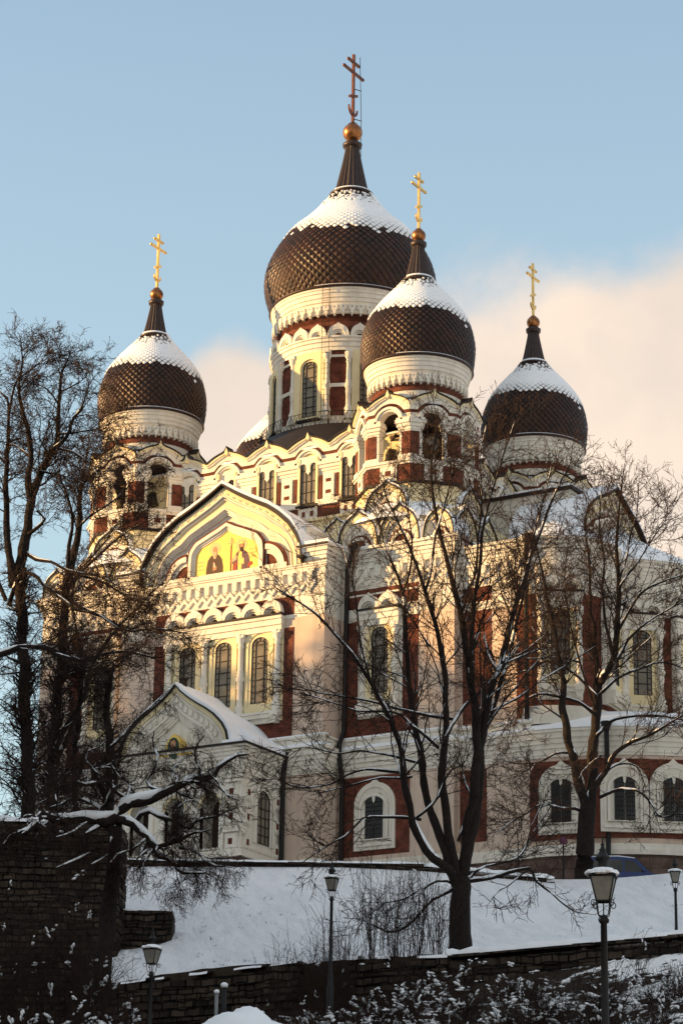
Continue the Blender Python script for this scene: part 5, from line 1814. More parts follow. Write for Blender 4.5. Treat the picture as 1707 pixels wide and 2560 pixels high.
class TB:
    """many tapering tubes in one mesh, built in bulk"""
    def __init__(s):
        s.g = {}

    def add(s, pts, rad, k):
        pts = np.asarray(pts, float); n = len(pts)
        s.g.setdefault((n, k), []).append((pts, np.broadcast_to(np.asarray(rad, float), (n,))))

    def build(s, name, mat, parent, origin, **props):
        VV, FF, off = [], [], 0
        for (n, k), lst in s.g.items():
            P = np.array([a for a, _ in lst]); R = np.array([b for _, b in lst]); m = len(lst)
            T = np.empty_like(P)
            T[:, 1:-1] = P[:, 2:]-P[:, :-2] if n > 2 else 0
            T[:, 0] = P[:, 1]-P[:, 0]; T[:, -1] = P[:, -1]-P[:, -2]
            T /= np.linalg.norm(T, axis=2, keepdims=True)+1e-9
            ref = np.where(np.abs(T[:, :, 2:3]) > .9, np.array((1., .13, 0)), np.array((.11, .23, .96)))
            A = np.cross(T, ref); A /= np.linalg.norm(A, axis=2, keepdims=True)+1e-9
            B = np.cross(T, A)
            an = np.arange(k)*2*math.pi/k
            Q = P[:, :, None]+R[:, :, None, None]*(A[:, :, None]*np.cos(an)[None, None, :, None]+B[:, :, None]*np.sin(an)[None, None, :, None])
            VV.append(Q.reshape(-1, 3))
            i = np.arange(n-1)[:, None]*k; j = np.arange(k)[None, :]; j2 = (j+1) % k
            f = np.stack([i+j, i+j2, i+k+j2, i+k+j], -1).reshape(-1, 4)
            FF.append((off+np.arange(m)[:, None, None]*(n*k)+f[None]).reshape(-1, 4))
            off += m*n*k
        V = np.concatenate(VV); Fq = np.concatenate(FF)
        o0 = np.array(origin, float)
        me = bpy.data.meshes.new(name)
        me.vertices.add(len(V)); me.vertices.foreach_set('co', (V-o0).astype(np.float32).ravel())
        me.loops.add(len(Fq)*4); me.polygons.add(len(Fq))
        me.loops.foreach_set('vertex_index', Fq.astype(np.int32).ravel())
        me.polygons.foreach_set('loop_start', (np.arange(len(Fq))*4).astype(np.int32))
        me.polygons.foreach_set('use_smooth', np.ones(len(Fq), bool))
        me.materials.append(MATS[mat])
        me.update(calc_edges=True)
        o = bpy.data.objects.new(name, me); COL.objects.link(o)
        q = parent
        if parent is not None:
            o.parent = parent
            o0 = o0-np.array(parent.location)
        o.location = o0
        for a, b in props.items():
            o[a] = b
        return o


def unit(v):
    return v/(np.linalg.norm(v)+1e-9)


class Tree:
    def __init__(s, seed, trop=.25, dens=1.0, lens=(2.6, 1.0, .42), ang=(.75, .8, .8), twr=.0075, droop=0.0, l1r=(.3, .045), snowy=1.0, snow_min=.022, zig=.12, snow_h=1.0):
        s.snow_h = snow_h
        s.rng = np.random.RandomState(seed)
        s.trop, s.dens, s.lens, s.ang, s.twr, s.droop, s.l1r, s.snowy, s.snow_min, s.zig = trop, dens, lens, ang, twr, droop, l1r, snowy, snow_min, zig
        s.limb, s.twig, s.snow = TB(), TB(), TB()
        s.ntw = 0

    def snow_on(s, pts, rad, mn=None):
        """snow lying along the upper side of a branch, in broken lengths"""
        n = len(pts)
        if n < 3:
            return
        i = 0
        while i < n-2:
            run = s.rng.randint(3, 9)
            j = min(n, i+run)
            seg, rr = pts[i:j], rad[i:j]
            if len(seg) >= 2:
                d = unit(seg[-1]-seg[0])
                flat = math.sqrt(max(0, 1-d[2]**2))
                if flat > .24 and s.rng.rand() < s.snowy*(.45+.65*flat) and rr.mean() > (mn or s.snow_min):
                    q = resample(np.column_stack([seg, rr]), 5)
                    up = np.array((0, 0, 1.))-d*d[2]
                    tp = np.array((.35, .95, 1.05, .95, .35))
                    h = np.maximum(q[:, 3]*.62, .013)
                    h = h*s.snow_h
                    s.snow.add(q[:, :3]+up*(q[:, 3]*.55+h*.45)[:, None], h*tp*s.rng.uniform(.85, 1.2), 6)
            i = j+(0 if s.rng.rand() < .75 else s.rng.randint(1, 3))

    def branch(s, p, d, r, L, lev):
        rng = s.rng
        n = (8, 6, 4)[lev]
        pts = [p]; q = p.copy(); d = unit(d)
        for i in range(n-1):
            tr = s.trop*(1.0 if lev < 2 else .5)
            d = unit(d+rng.normal(0, s.zig*(1+.5*lev), 3)+np.array((0, 0, tr*.22-s.droop*(.35 if lev else .12)*(i/n+.3))))
            q = q+d*L/(n-1)
            pts.append(q)
        pts = np.array(pts)
        rad = r*np.linspace(1, .45 if lev < 2 else .55, n)
        rad = np.maximum(rad, s.twr*.75)
        if lev == 0:
            s.limb.add(pts, rad, 5); s.snow_on(resample(pts, 12), np.interp(np.linspace(0, 1, 12), np.linspace(0, 1, n), rad))
        else:
            s.twig.add(pts, rad, 3); s.ntw += 1
            if lev == 1:
                s.snow_on(pts, rad)
        if lev < 2:
            Lc = s.lens[lev+1]
            m = max(2, int(s.dens*L/(.30 if lev == 0 else .15)))
            for _ in range(m):
                f = rng.uniform(.12 if lev == 0 else .2, 1)
                x = f*(n-1); i = min(n-2, int(x)); a = pts[i]+(pts[i+1]-pts[i])*(x-i)
                dd = unit(pts[i+1]-pts[i])
                s.branch(a, s.fork(dd, s.ang[lev+1]), max(s.twr, rad[i]*.55), Lc*rng.uniform(.5, 1.3)*(1.1-.45*f), lev+1)

    def fork(s, d, ang):
        rv = s.rng.normal(0, 1, 3)
        side = unit(np.cross(d, rv))
        a = ang*s.rng.uniform(.6, 1.25)
        return d*math.cos(a)+side*math.sin(a)

    def trunk(s, pts, rad, k=10, kids=True, start=.3, l1=None, n=None, step=.38, more=1.0):
        """pts: world points; builds the limb with bark wobble and side branches"""
        P = np.column_stack([np.asarray(pts, float), np.asarray(rad, float)])
        L = np.linalg.norm(np.diff(P[:, :3], axis=0), axis=1).sum()
        N = n or max(6, int(L/.32))
        Q = smooth_curve(P, N)
        wob = s.rng.normal(0, 1, (N, 3)); wob[1:-1] = (wob[:-2]+wob[1:-1]*2+wob[2:])/4
        wob[0] = 0
        Q[:, :3] += wob*np.minimum(.05, Q[:, 3:4]*.35)
        Q[:, 3] *= 1+s.rng.normal(0, .05, N)
        s.limb.add(Q[:, :3], np.maximum(Q[:, 3], .01), k)
        s.snow_on(Q[:, :3], Q[:, 3], .012)
        if kids:
            m = int(more*s.dens*L/step)
            l1 = l1 or s.lens[0]
            for _ in range(m):
                f = start+(1-start)*s.rng.rand()**.85
                i = min(N-2, int(f*(N-1)))
                r = Q[i, 3]
                d = unit(Q[i+1, :3]-Q[i, :3])
                s.branch(Q[i, :3], s.fork(d, s.ang[0])+np.array((0, 0, .15*s.trop)), min(max(s.twr*1.6, r*s.l1r[0]), s.l1r[1]), l1*s.rng.uniform(.45, 1.25)*(1.2-.8*f), 0)
        return Q

    def finish(s, root):
        s.limb.build('trunk', 'bark', root, root.location)
        if s.twig.g:
            s.twig.build('crown', 'twig', root, root.location)
        if s.snow.g:
            s.snow.build('branch_snow', 'snow', root, root.location)


def limbs_px(tree, t0, lst, amp=2.2, seed=1):
    """limbs traced in the photo: ([(px,py)...], r0, r1[, depth]); each leans towards or away from the viewer by its own depth"""
    rng = np.random.RandomState(seed)
    for item in lst:
        pts, r0, r1 = item[:3]
        dep = item[3] if len(item) > 3 else rng.uniform(-1, 1)*amp
        kw = item[4] if len(item) > 4 else {}
        n = len(pts)
        W = []
        for i, (x, y) in enumerate(pts):
            f = i/(n-1)
            d0 = kw.get('d0', 0.0)
            W.append(at(x, y, t0+d0+(dep-d0)*f**1.2+rng.normal(0, .12)*(f > 0)))
        tree.trunk(W, np.linspace(r0, r1, n), k=10 if r0 > .1 else 7, **{a: b for a, b in kw.items() if a != 'd0'})


def cx7(*a): return [(800+x/2.6133, 1280+y/2.6133) for x, y in a]
def cx8(*a): return [(1200+x/2.556, 1280+y/2.556) for x, y in a]
def cl1(*a): return [(x/3.36, 800+y/3.36) for x, y in a]
def cl2(*a): return [(x/2.6133, 1400+y/2.6133) for x, y in a]


# -- the forked tree in front of the cathedral
T = Tree(101, snowy=1.35, snow_h=1.25, trop=.14, dens=.9, lens=(3.6, 1.2, .46), zig=.13, twr=.0098)
b = at(1148, 2362, 90)
root = empty('bare_tree', (b[0], b[1], b[2]-.2), 'large bare tree forking low into a fan of limbs, rooted just behind the low wall', 'tree')
limbs_px(T, 90, [
    ([(1148, 2385), (1148, 2300), (1147, 2240), (1150, 2195)], .40, .29, 0, dict(kids=False)),
    ([(1140, 2215), (1120, 2180), (1075, 2140), (1040, 2085), (1026, 2010), (1010, 1930), (1002, 1880), (985, 1820), (955, 1760), (925, 1700), (890, 1650), (850, 1600), (800, 1545), (740, 1500), (690, 1470)], .17, .018, -2.5),
    ([(1142, 2205), (1115, 2130), (1085, 2060), (1065, 1990), (1050, 1900), (1036, 1810), (1024, 1740), (1018, 1640), (1010, 1540), (1007, 1480), (985, 1420), (960, 1350), (942, 1290), (930, 1230)], .17, .016, 1.5),
    ([(1148, 2200), (1125, 2110), (1108, 2020), (1104, 1930), (1110, 1850), (1115, 1760), (1106, 1650), (1087, 1560), (1062, 1480), (1032, 1390), (1002, 1320), (968, 1250), (955, 1200)], .17, .015, -1.0),
    ([(1152, 2195), (1166, 2100), (1180, 1990), (1190, 1880), (1188, 1800), (1178, 1720), (1168, 1640), (1152, 1540), (1132, 1450), (1106, 1360), (1087, 1270), (1077, 1180), (1088, 1090), (1095, 1030)], .21, .014, .8),
    ([(1156, 2190), (1180, 2080), (1195, 1950), (1200, 1850), (1217, 1760), (1242, 1690), (1267, 1600), (1287, 1520), (1312, 1440), (1342, 1350), (1372, 1270), (1405, 1195), (1445, 1152)], .20, .014, 2.5),
    ([(1190, 1880), (1182, 1740), (1179, 1630), (1186, 1500), (1200, 1410), (1206, 1330), (1230, 1230), (1260, 1130), (1288, 1050)], .11, .012, -2.0, dict(d0=.6)),
    ([(1197, 1860), (1226, 1780), (1256, 1690), (1280, 1600), (1300, 1510), (1318, 1420), (1335, 1330), (1360, 1240), (1378, 1160)], .10, .012, 3.2, dict(d0=1.2)),
    ([(1110, 1850), (1135, 1800), (1165, 1760), (1205, 1725), (1245, 1680), (1275, 1640), (1300, 1600)], .075, .018, 2.8, dict(d0=-.5)),
    ([(1150, 1540), (1172, 1480), (1190, 1420), (1195, 1340), (1205, 1250), (1200, 1150), (1215, 1060)], .06, .01, -1.8, dict(d0=.5)),
    ([(1062, 1480), (1078, 1420), (1090, 1330), (1120, 1230), (1135, 1140), (1120, 1060)], .055, .01, 1.6, dict(d0=-.6)),
    ([(1007, 1480), (1025, 1420), (1030, 1350), (1020, 1270), (1030, 1200)], .05, .01, 1.8, dict(d0=1)),
    ([(925, 1700), (900, 1600), (890, 1500), (870, 1420), (850, 1340)], .045, .01, -1.0, dict(d0=-1.8)),
    (cx7((890, 1360), (720, 1335), (560, 1300), (330, 1240), (120, 1200), (-60, 1170), (-250, 1090)), .06, .013, -2.2),
    (cx7((770, 1540), (680, 1460), (590, 1390), (490, 1310), (250, 1300), (100, 1250), (-120, 1180)), .06, .013, -3.0),
    (cx7((640, 1640), (500, 1600), (380, 1580), (250, 1560), (120, 1580), (-80, 1540), (-250, 1560)), .05, .012, -1.5),
    (cx7((545, 1700), (420, 1690), (300, 1680), (170, 1720), (60, 1780), (-120, 1800), (-260, 1760)), .055, .012, -1.8),
    (cx7((600, 1730), (520, 1745), (400, 1735), (260, 1770), (100, 1810), (-60, 1850)), .045, .012, -1.0),
    (cx7((660, 2010), (560, 2000), (430, 1995), (300, 1990), (230, 2050), (160, 2120), (60, 2170), (-60, 2250), (-140, 2310)), .06, .014, -2.0),
    (cx7((580, 2030), (680, 1960), (760, 1880), (830, 1720), (880, 1670), (950, 1660)), .05, .02, -1.4),
    (cx7((900, 2150), (950, 1990), (980, 1850), (940, 1740), (920, 1620)), .05, .02, 1.5),
    ([(1158, 2205), (1225, 2196), (1285, 2178), (1325, 2172), (1340, 2205), (1375, 2230), (1410, 2262), (1440, 2280), (1470, 2285)], .075, .014, -1.8, dict(start=.45, l1=1.1)),
    ([(1325, 2172), (1300, 2188), (1270, 2215), (1235, 2235), (1238, 2270), (1262, 2268)], .03, .012, -1.4, dict(l1=.8)),
    ([(1160, 2215), (1185, 2180), (1215, 2165), (1300, 2140), (1330, 2060), (1370, 1980)], .06, .013, 1.5),
    ([(1140, 2218), (1110, 2235), (1078, 2252), (1045, 2290), (1012, 2318), (975, 2332), (940, 2318), (905, 2300), (860, 2295)], .07, .012, -2.0, dict(start=.25, l1=1.2)),
    ([(1138, 2212), (1100, 2200), (1050, 2225), (1005, 2250), (960, 2258), (920, 2290)], .05, .012, -.8, dict(l1=1.1)),
], seed=4)
T.finish(root)
print('T1 twigs', T.ntw)

# -- the lime by the cathedral
T = Tree(202, snowy=1.3, snow_h=1.15, trop=.25, dens=.98, lens=(3.4, 1.25, .5), zig=.15, twr=.0115, l1r=(.28, .05))
b = at(1447, 2195, 124)
root = empty('lime_tree', (b[0], b[1], 3.7), 'tall bare lime tree with arching snowy boughs standing before the round apse', 'tree')
limbs_px(T, 124, [
    (cx8((655, 2420), (660, 2300), (668, 2150), (680, 2000), (690, 1850)), .50, .38, 0, dict(kids=False)),
    (cx8((695, 1880), (715, 1720), (725, 1550), (735, 1350), (752, 1150), (800, 1030), (850, 930), (875, 720), (888, 450), (870, 250), (880, 60), (900, -150), (920, -310)), .30, .015, .5),
    (cx8((680, 1900), (650, 1800), (610, 1650), (560, 1440), (525, 1220), (535, 1080), (505, 950), (472, 750), (425, 550), (400, 400), (350, 200), (330, 60)), .26, .014, -2),
    (cx8((722, 1600), (735, 1300), (742, 1020), (722, 750), (702, 600), (692, 300), (670, 100), (690, -60)), .18, .013, 2),
    (cx8((745, 1740), (790, 1660), (850, 1560), (940, 1480), (1050, 1440), (1180, 1370), (1296, 1300), (1420, 1230)), .14, .02, -2.5),
    (cx8((742, 1430), (830, 1345), (950, 1310), (1150, 1300), (1296, 1330), (1420, 1340)), .10, .016, 1.5),
    (cx8((755, 1170), (880, 1060), (1000, 1010), (1150, 960), (1296, 1000), (1420, 1060)), .08, .015, 3),
    (cx8((870, 950), (930, 830), (1000, 760), (1100, 680), (1296, 570), (1400, 500)), .09, .014, 2),
    (cx8((880, 760), (960, 610), (1050, 500), (1180, 440), (1296, 400), (1400, 360)), .075, .013, -1.5),
    (cx8((886, 480), (950, 390), (1000, 330), (1080, 200), (1180, 50), (1250, -100)), .06, .012, 1),
    (cx8((888, 420), (930, 300), (960, 150), (1000, 0), (1010, -180)), .055, .012, -1.5),
    (cx8((852, 930), (800, 700), (780, 500), (790, 300), (760, 100), (770, -100), (790, -260)), .08, .012, -2.5),
    (cx8((735, 1300), (650, 1225), (560, 1190), (400, 1165), (300, 1195), (220, 1270), (165, 1360), (130, 1440)), .085, .02, -2.4),
    (cx8((745, 1180), (620, 1050), (480, 960), (380, 965), (280, 1020), (100, 1060), (-40, 1120)), .075, .016, 1.4),
    (cx8((640, 965), (560, 940), (480, 930), (380, 935), (200, 940), (60, 960)), .05, .014, -1.8),
    (cx8((770, 1560), (720, 1595), (655, 1650), (630, 1705)), .05, .02, -1.6),
    (cx8((560, 1540), (480, 1545), (400, 1590), (340, 1620), (300, 1720)), .06, .018, -1.6),
    (cx8((680, 1930), (600, 1895), (530, 1905), (450, 1870), (380, 1870), (300, 1925), (200, 1980), (100, 2060)), .085, .018, -2.6),
    (cx8((450, 1880), (400, 1960), (330, 2060), (280, 2180), (240, 2260)), .035, .014, -2.2),
    (cx8((760, 1825), (850, 1785), (950, 1772), (1030, 1800), (1100, 1880), (1150, 1950), (1296, 1925), (1400, 1950)), .085, .016, -2.0),
    (cx8((775, 1690), (860, 1620), (960, 1610), (1020, 1660), (1060, 1790)), .06, .015, 1.6),
    (cx8((540, 1080), (480, 1000), (400, 820), (330, 620), (300, 400), (290, 200)), .05, .012, 2.2),
    (cx8((730, 1260), (620, 900), (560, 640), (540, 420), (560, 200)), .06, .012, -1.5),
], amp=2.5, seed=8)
T.finish(root)
print('T2 twigs', T.ntw)

# -- two shaggy trees at the left, before the west bay
SH = dict(trop=.2, droop=.25, zig=.22, twr=.0100, l1r=(.25, .045), snow_min=.02)
T = Tree(303, dens=1.2, lens=(3.3, 1.25, .5), **SH)
b = at(160, 2080, 104)
root = empty('shaggy_tree', (b[0], b[1], float(ground_z(np.dot(b-CAM, vr0), 104))), 'tall bare tree with shaggy twig-covered trunk, the right one of the left-hand pair', 'tree')
zg = [(170, 2260)]
limbs_px(T, 104, [
    (zg+cl2((350, 2000), (345, 1700), (340, 1450), (350, 1250), (375, 950), (400, 650), (420, 380), (440, 120)), .27, .16, 0, dict(start=.2, l1=1.7, more=3.2)),
    (cl1((575, 2230), (605, 2060), (640, 1850), (660, 1650), (680, 1450), (700, 1280), (720, 1180), (740, 1090)), .20, .02, 1),
    (cl1((560, 2250), (590, 1900), (610, 1650), (560, 1450), (500, 1300), (520, 1150)), .1, .02, -1.5),
    (cl2((350, 1250), (440, 1080), (540, 930), (600, 700), (680, 560), (780, 430), (900, 320), (1000, 200), (1080, 150)), .12, .015, -2),
    (cl2((345, 1350), (430, 1200), (510, 1000), (540, 700), (500, 450), (470, 250), (520, 60)), .13, .02, 2),
    (cl2((400, 620), (300, 560), (180, 560), (60, 600), (-80, 620)), .10, .02, -1),
    (cl2((420, 600), (520, 660), (620, 630), (800, 600), (940, 620), (1050, 640), (1120, 560)), .08, .015, -2.5),
    (cl2((440, 250), (560, 330), (700, 380), (830, 460), (1000, 450), (1160, 470), (1250, 480)), .075, .014, -1.5),
    (cl2((440, 160), (530, 110), (680, 150), (800, 220), (900, 260), (1010, 220)), .07, .014, 1),
    (cl1((690, 1400), (780, 1300), (880, 1230), (960, 1120), (1000, 1000)), .05, .012, 1.5),
    (cl1((650, 1750), (760, 1650), (900, 1560), (1000, 1480), (1100, 1380), (1200, 1250)), .05, .012, -1.2),
    (cl1((560, 2300), (680, 2120), (850, 1960), (1000, 1830), (1150, 1730), (1280, 1680)), .07, .014, -2),
    (cl1((600, 2150), (720, 2050), (860, 1890), (960, 1780), (1080, 1690), (1200, 1560)), .05, .014, -2.8),
    (cl2((720, 1150), (700, 1000), (715, 800), (740, 700)), .17, .09, 1.0, dict(start=0, l1=1.4, d0=1.0, more=3)),
    (cl2((720, 1900), (715, 1650), (725, 1400), (720, 1120)), .19, .17, 1.0, dict(start=.3, l1=1.5, d0=1.0, more=3)),
    (cl2((500, 2000), (500, 1700), (490, 1400), (505, 1100), (530, 800), (560, 600)), .14, .06, 2.5, dict(start=.2, l1=1.8, d0=2.5, more=2.5)),
], amp=2.5, seed=12)
T.finish(root)
print('T3 twigs', T.ntw)

T = Tree(404, dens=1.3, lens=(2.5, 1.1, .45), **SH)
b = at(70, 2080, 100)
root = empty('shaggy_tree', (b[0], b[1], float(ground_z(np.dot(b-CAM, vr0), 100))), 'tall bare tree with a wide twiggy crown against the sky, leftmost of all the trees', 'tree')
limbs_px(T, 100, [
    ([(78, 2280)]+cl2((190, 2000), (180, 1500), (180, 1200), (160, 800), (150, 500), (150, 250), (150, 60)), .27, .19, 0, dict(start=.2, l1=1.9, more=2.8)),
    (cl1((120, 2240), (160, 2080), (210, 1930), (240, 1760), (250, 1600), (300, 1420), (340, 1280), (400, 1180), (440, 1090), (480, 980), (490, 800), (505, 620), (510, 480), (550, 380), (590, 290), (600, 260)), .24, .012, 1),
    (cl1((250, 1600), (240, 1350), (250, 1150), (250, 950), (200, 800), (160, 620), (170, 500), (190, 380), (185, 250), (170, 130)), .14, .012, -1.5),
    (cl1((440, 1090), (530, 1020), (590, 930), (610, 840), (680, 760), (720, 640), (760, 520), (830, 450)), .09, .011, -2),
    (cl1((120, 2240), (80, 2000), (60, 1700), (50, 1400), (60, 1200), (70, 950), (75, 700), (20, 620), (-60, 540)), .17, .014, 2),
    (cl1((75, 800), (110, 620), (150, 500), (260, 420), (350, 340), (430, 250)), .06, .011, 1.5),
    (cl1((490, 700), (420, 600), (330, 540), (260, 500)), .04, .011, -1),
    (cl1((510, 600), (600, 560), (700, 500), (750, 430)), .04, .011, 1),
    (cl1((480, 960), (600, 950), (740, 930), (840, 910), (960, 850)), .05, .011, -1.6),
    (cl1((480, 1080), (620, 1110), (720, 1180), (800, 1260), (820, 1320)), .045, .011, -1.2),
    (cl1((250, 1150), (180, 1080), (80, 1030), (-40, 1020)), .05, .012, 1),
    (cl1((340, 1270), (430, 1290), (540, 1310), (640, 1340), (760, 1400)), .05, .012, 2),
    (cl1((240, 1800), (330, 1740), (380, 1700), (370, 1660), (310, 1600)), .08, .03, -1),
    (cl1((200, 1940), (300, 2010), (420, 2030), (540, 2090), (700, 2130), (830, 2150), (980, 2230), (1090, 2300)), .08, .014, -2.2),
    (cl2((60, 300), (130, 110), (230, 100), (300, 180), (420, 260), (500, 330), (620, 350), (740, 420), (840, 500)), .10, .014, -3),
    (cl2((-120, 640), (0, 610), (140, 570), (300, 570), (380, 620), (480, 650), (560, 660), (650, 640)), .13, .03, -3.4, dict(d0=-3)),
    (cl2((40, 260), (-20, 100), (-100, -80), (-120, -300)), .1, .014, 1),
], amp=2.5, seed=14)
T.finish(root)
print('T4 twigs', T.ntw)

# -- the gnarled tree leaning over the town wall, heavy with snow
T = Tree(505, snow_h=1.75, trop=-.1, dens=2.2, lens=(1.35, .66, .34), droop=.95, zig=.30, twr=.0056, l1r=(.34, .05), snowy=1.25, snow_min=.019, ang=(.9, .7, .55))
b = at(250, 2520, 79)
root = empty('gnarled_tree', (b[0], b[1], b[2]), 'low gnarled tree with crooked snow-laden boughs and drooping twigs before the town wall and porch', 'tree')
limbs_px(T, 79, [
    ([(245, 2540), (262, 2400), (272, 2250), (285, 2140), (291, 2062)], .30, .20, 0, dict(kids=False)),
    (cl2((760, 1700), (830, 1600), (920, 1575), (1000, 1560), (1070, 1510), (1150, 1480), (1240, 1440), (1310, 1430), (1390, 1420), (1440, 1340), (1500, 1310), (1568, 1275), (1620, 1270)), .17, .025, -1.5),
    (cl2((1080, 1510), (1010, 1500), (960, 1460), (1000, 1380), (1030, 1290), (1000, 1200), (1010, 1120)), .06, .02, 1),
    (cl2((1300, 1440), (1310, 1360), (1270, 1290), (1290, 1210), (1340, 1140)), .05, .016, -1.6, dict(d0=-1)),
    (cl2((1390, 1420), (1420, 1450), (1470, 1530), (1530, 1560)), .03, .014, -1.8, dict(d0=-1.2)),
    (cl2((1150, 1480), (1120, 1400), (1150, 1330), (1220, 1290)), .045, .015, .6),
    (cl2((760, 1690), (700, 1720), (600, 1690), (480, 1690), (380, 1700), (280, 1660), (250, 1700), (230, 1760), (130, 1790), (50, 1810), (20, 1860)), .17, .03, -1.0),
    (cl2((700, 1700), (660, 1620), (560, 1580), (480, 1560), (400, 1600), (330, 1620)), .06, .02, 1),
    (cl2((640, 1690), (700, 1580), (740, 1500), (680, 1430), (600, 1480), (520, 1450), (420, 1470), (370, 1490)), .09, .025, -1),
    (cl2((700, 1560), (640, 1440), (600, 1370), (650, 1330), (700, 1280), (720, 1200), (700, 1150), (690, 1060), (700, 1000)), .11, .02, -.6),
    (cl2((720, 1230), (770, 1180), (830, 1120), (880, 1060), (960, 980), (1030, 920), (1090, 860)), .06, .014, .8),
    (cl2((620, 1370), (540, 1300), (560, 1250), (640, 1230), (700, 1180)), .04, .016, -1),
    (cl2((740, 1500), (820, 1560), (880, 1520), (820, 1430), (760, 1400), (720, 1320)), .05, .02, .5),
    (cl2((770, 1700), (830, 1710), (880, 1740), (930, 1800), (990, 1840), (1000, 1900), (1040, 1870), (1120, 1850), (1200, 1830), (1230, 1790), (1310, 1780), (1370, 1760)), .14, .016, -1.4),
    (cl2((880, 1730), (920, 1660), (1010, 1640), (1060, 1690), (1140, 1690), (1180, 1730), (1240, 1760), (1290, 1700), (1400, 1680), (1460, 1650), (1540, 1620)), .085, .014, -2),
    (cl2((1130, 1690), (1150, 1640), (1200, 1580), (1260, 1570)), .03, .012, -1.6),
    (cl2((1000, 1890), (960, 1900), (920, 1930), (890, 1970)), .03, .012, -1.2),
    (cl2((1000, 1880), (1040, 1940), (1100, 1950), (1150, 1990), (1170, 2040), (1250, 2050), (1320, 2040), (1400, 2070), (1460, 2110)), .075, .014, -1.6),
    (cl2((1180, 2050), (1190, 2100), (1180, 2150), (1215, 2190)), .03, .012, -1.8),
    (cl2((1170, 1880), (1250, 1890), (1310, 1930), (1360, 1990), (1440, 2000), (1520, 2010)), .045, .012, -1.9),
    (cl2((960, 1830), (920, 1900), (940, 1980), (930, 2060)), .04, .012, -1.0),
    (cl2((700, 1720), (560, 1800), (570, 1870), (590, 1920), (500, 1960), (430, 1990), (370, 2010)), .06, .018, -1.8),
    (cl2((760, 1720), (720, 1850), (700, 1930), (600, 1990)), .05, .014, -1.4),
    (cl2((600, 1700), (540, 1730), (480, 1780), (370, 1810)), .04, .014, -1.6),
    (cl2((40, 1810), (20, 1740), (30, 1690)), .03, .014, -1),
], amp=1.6, seed=22)
T.finish(root)
print('T5 twigs', T.ntw)

# ---------------------------------------------------------------- shrubs on the bank in the foreground
def shrub(px, py, t, h, spread, n, label, group, seed, nsnow=60, twigs=5, lean=0.0, cat='shrub', blob=(.012, .05), bend=.5, rthin=.006):
    rng = np.random.RandomState(seed)
    b = at(px, py, t)
    s_ = float(np.dot(b-CAM, vr0)); gz = float(ground_z(s_, t))
    root = empty('shrub', (b[0], b[1], gz), label, cat, group)
    tb = TB(); sn = MB()
    tips = []
    for i in range(n):
        a = rng.uniform(0, 2*math.pi); r = rng.uniform(0, .28)*spread
        p0 = np.array((b[0]+r*math.cos(a), b[1]+r*math.sin(a), gz-.1))
        H = h*rng.uniform(.45, 1.1)
        out = rng.uniform(.1, 1.0)*spread*bend
        d = np.array((math.cos(a), math.sin(a), 0))
        pts = []
        for k in range(7):
            f = k/6
            pts.append(p0+d*out*f**1.6+np.array((0, 0, H*(f-.18*f*f*out/max(h, .1))))+rng.normal(0, .03, 3)*(f > 0)+vr0*lean*f*f)
        pts = np.array(pts)
        rr = rthin*rng.uniform(.9, 1.7)
        tb.add(pts, rr*np.linspace(1.2, .6, 7), 3)
        for _ in range(twigs):
            k = rng.randint(1, 6); q = pts[k]+(pts[k+1]-pts[k])*rng.rand()
            dd = unit(unit(pts[k+1]-pts[k])+rng.normal(0, .55, 3))
            L = h*rng.uniform(.10, .30)
            m_ = np.array([q, q+dd*L*.5+rng.normal(0, .02, 3), q+dd*L+np.array((0, 0, .04))])
            tb.add(m_, rr*np.array((.8, .65, .5)), 3)
            tips.append((m_[1], dd)); tips.append((m_[2], dd))
            if rng.rand() < .6:
                d3 = unit(dd+rng.normal(0, .7, 3))
                tb.add(np.array([m_[1], m_[1]+d3*L*.3, m_[1]+d3*L*.55]), rr*np.array((.6, .5, .45)), 3)
        tips.append((pts[5], d))
    tb.build('stem', 'shrub_stem', root, root.location)
    if nsnow:
        for _ in range(nsnow):
            if _ % 6 == 0:
                qc, dc = tips[rng.randint(len(tips))]
            r = rng.uniform(*blob)*(1.5 if rng.rand() < .12 else 1)
            q = qc+dc*rng.uniform(-.16, .16)+rng.normal(0, .03, 3)+np.array((0, 0, r*.4)); dd = dc
            a = MB()
            a.ball((0, 0, 0), 1, 'snow', 7, 5)
            V = a.V[0]+rng.normal(0, .13, a.V[0].shape)
            ax = unit(dd*np.array((1, 1, .35)))
            V = V*r*.75
            V = V+np.outer(V@ax, ax)*rng.uniform(.3, 2.2)
            V[:, 2] *= .8
            sn.add(V+q, a.Fc, 'snow', True)
        sn.build('snow', root, root.location)
    return root


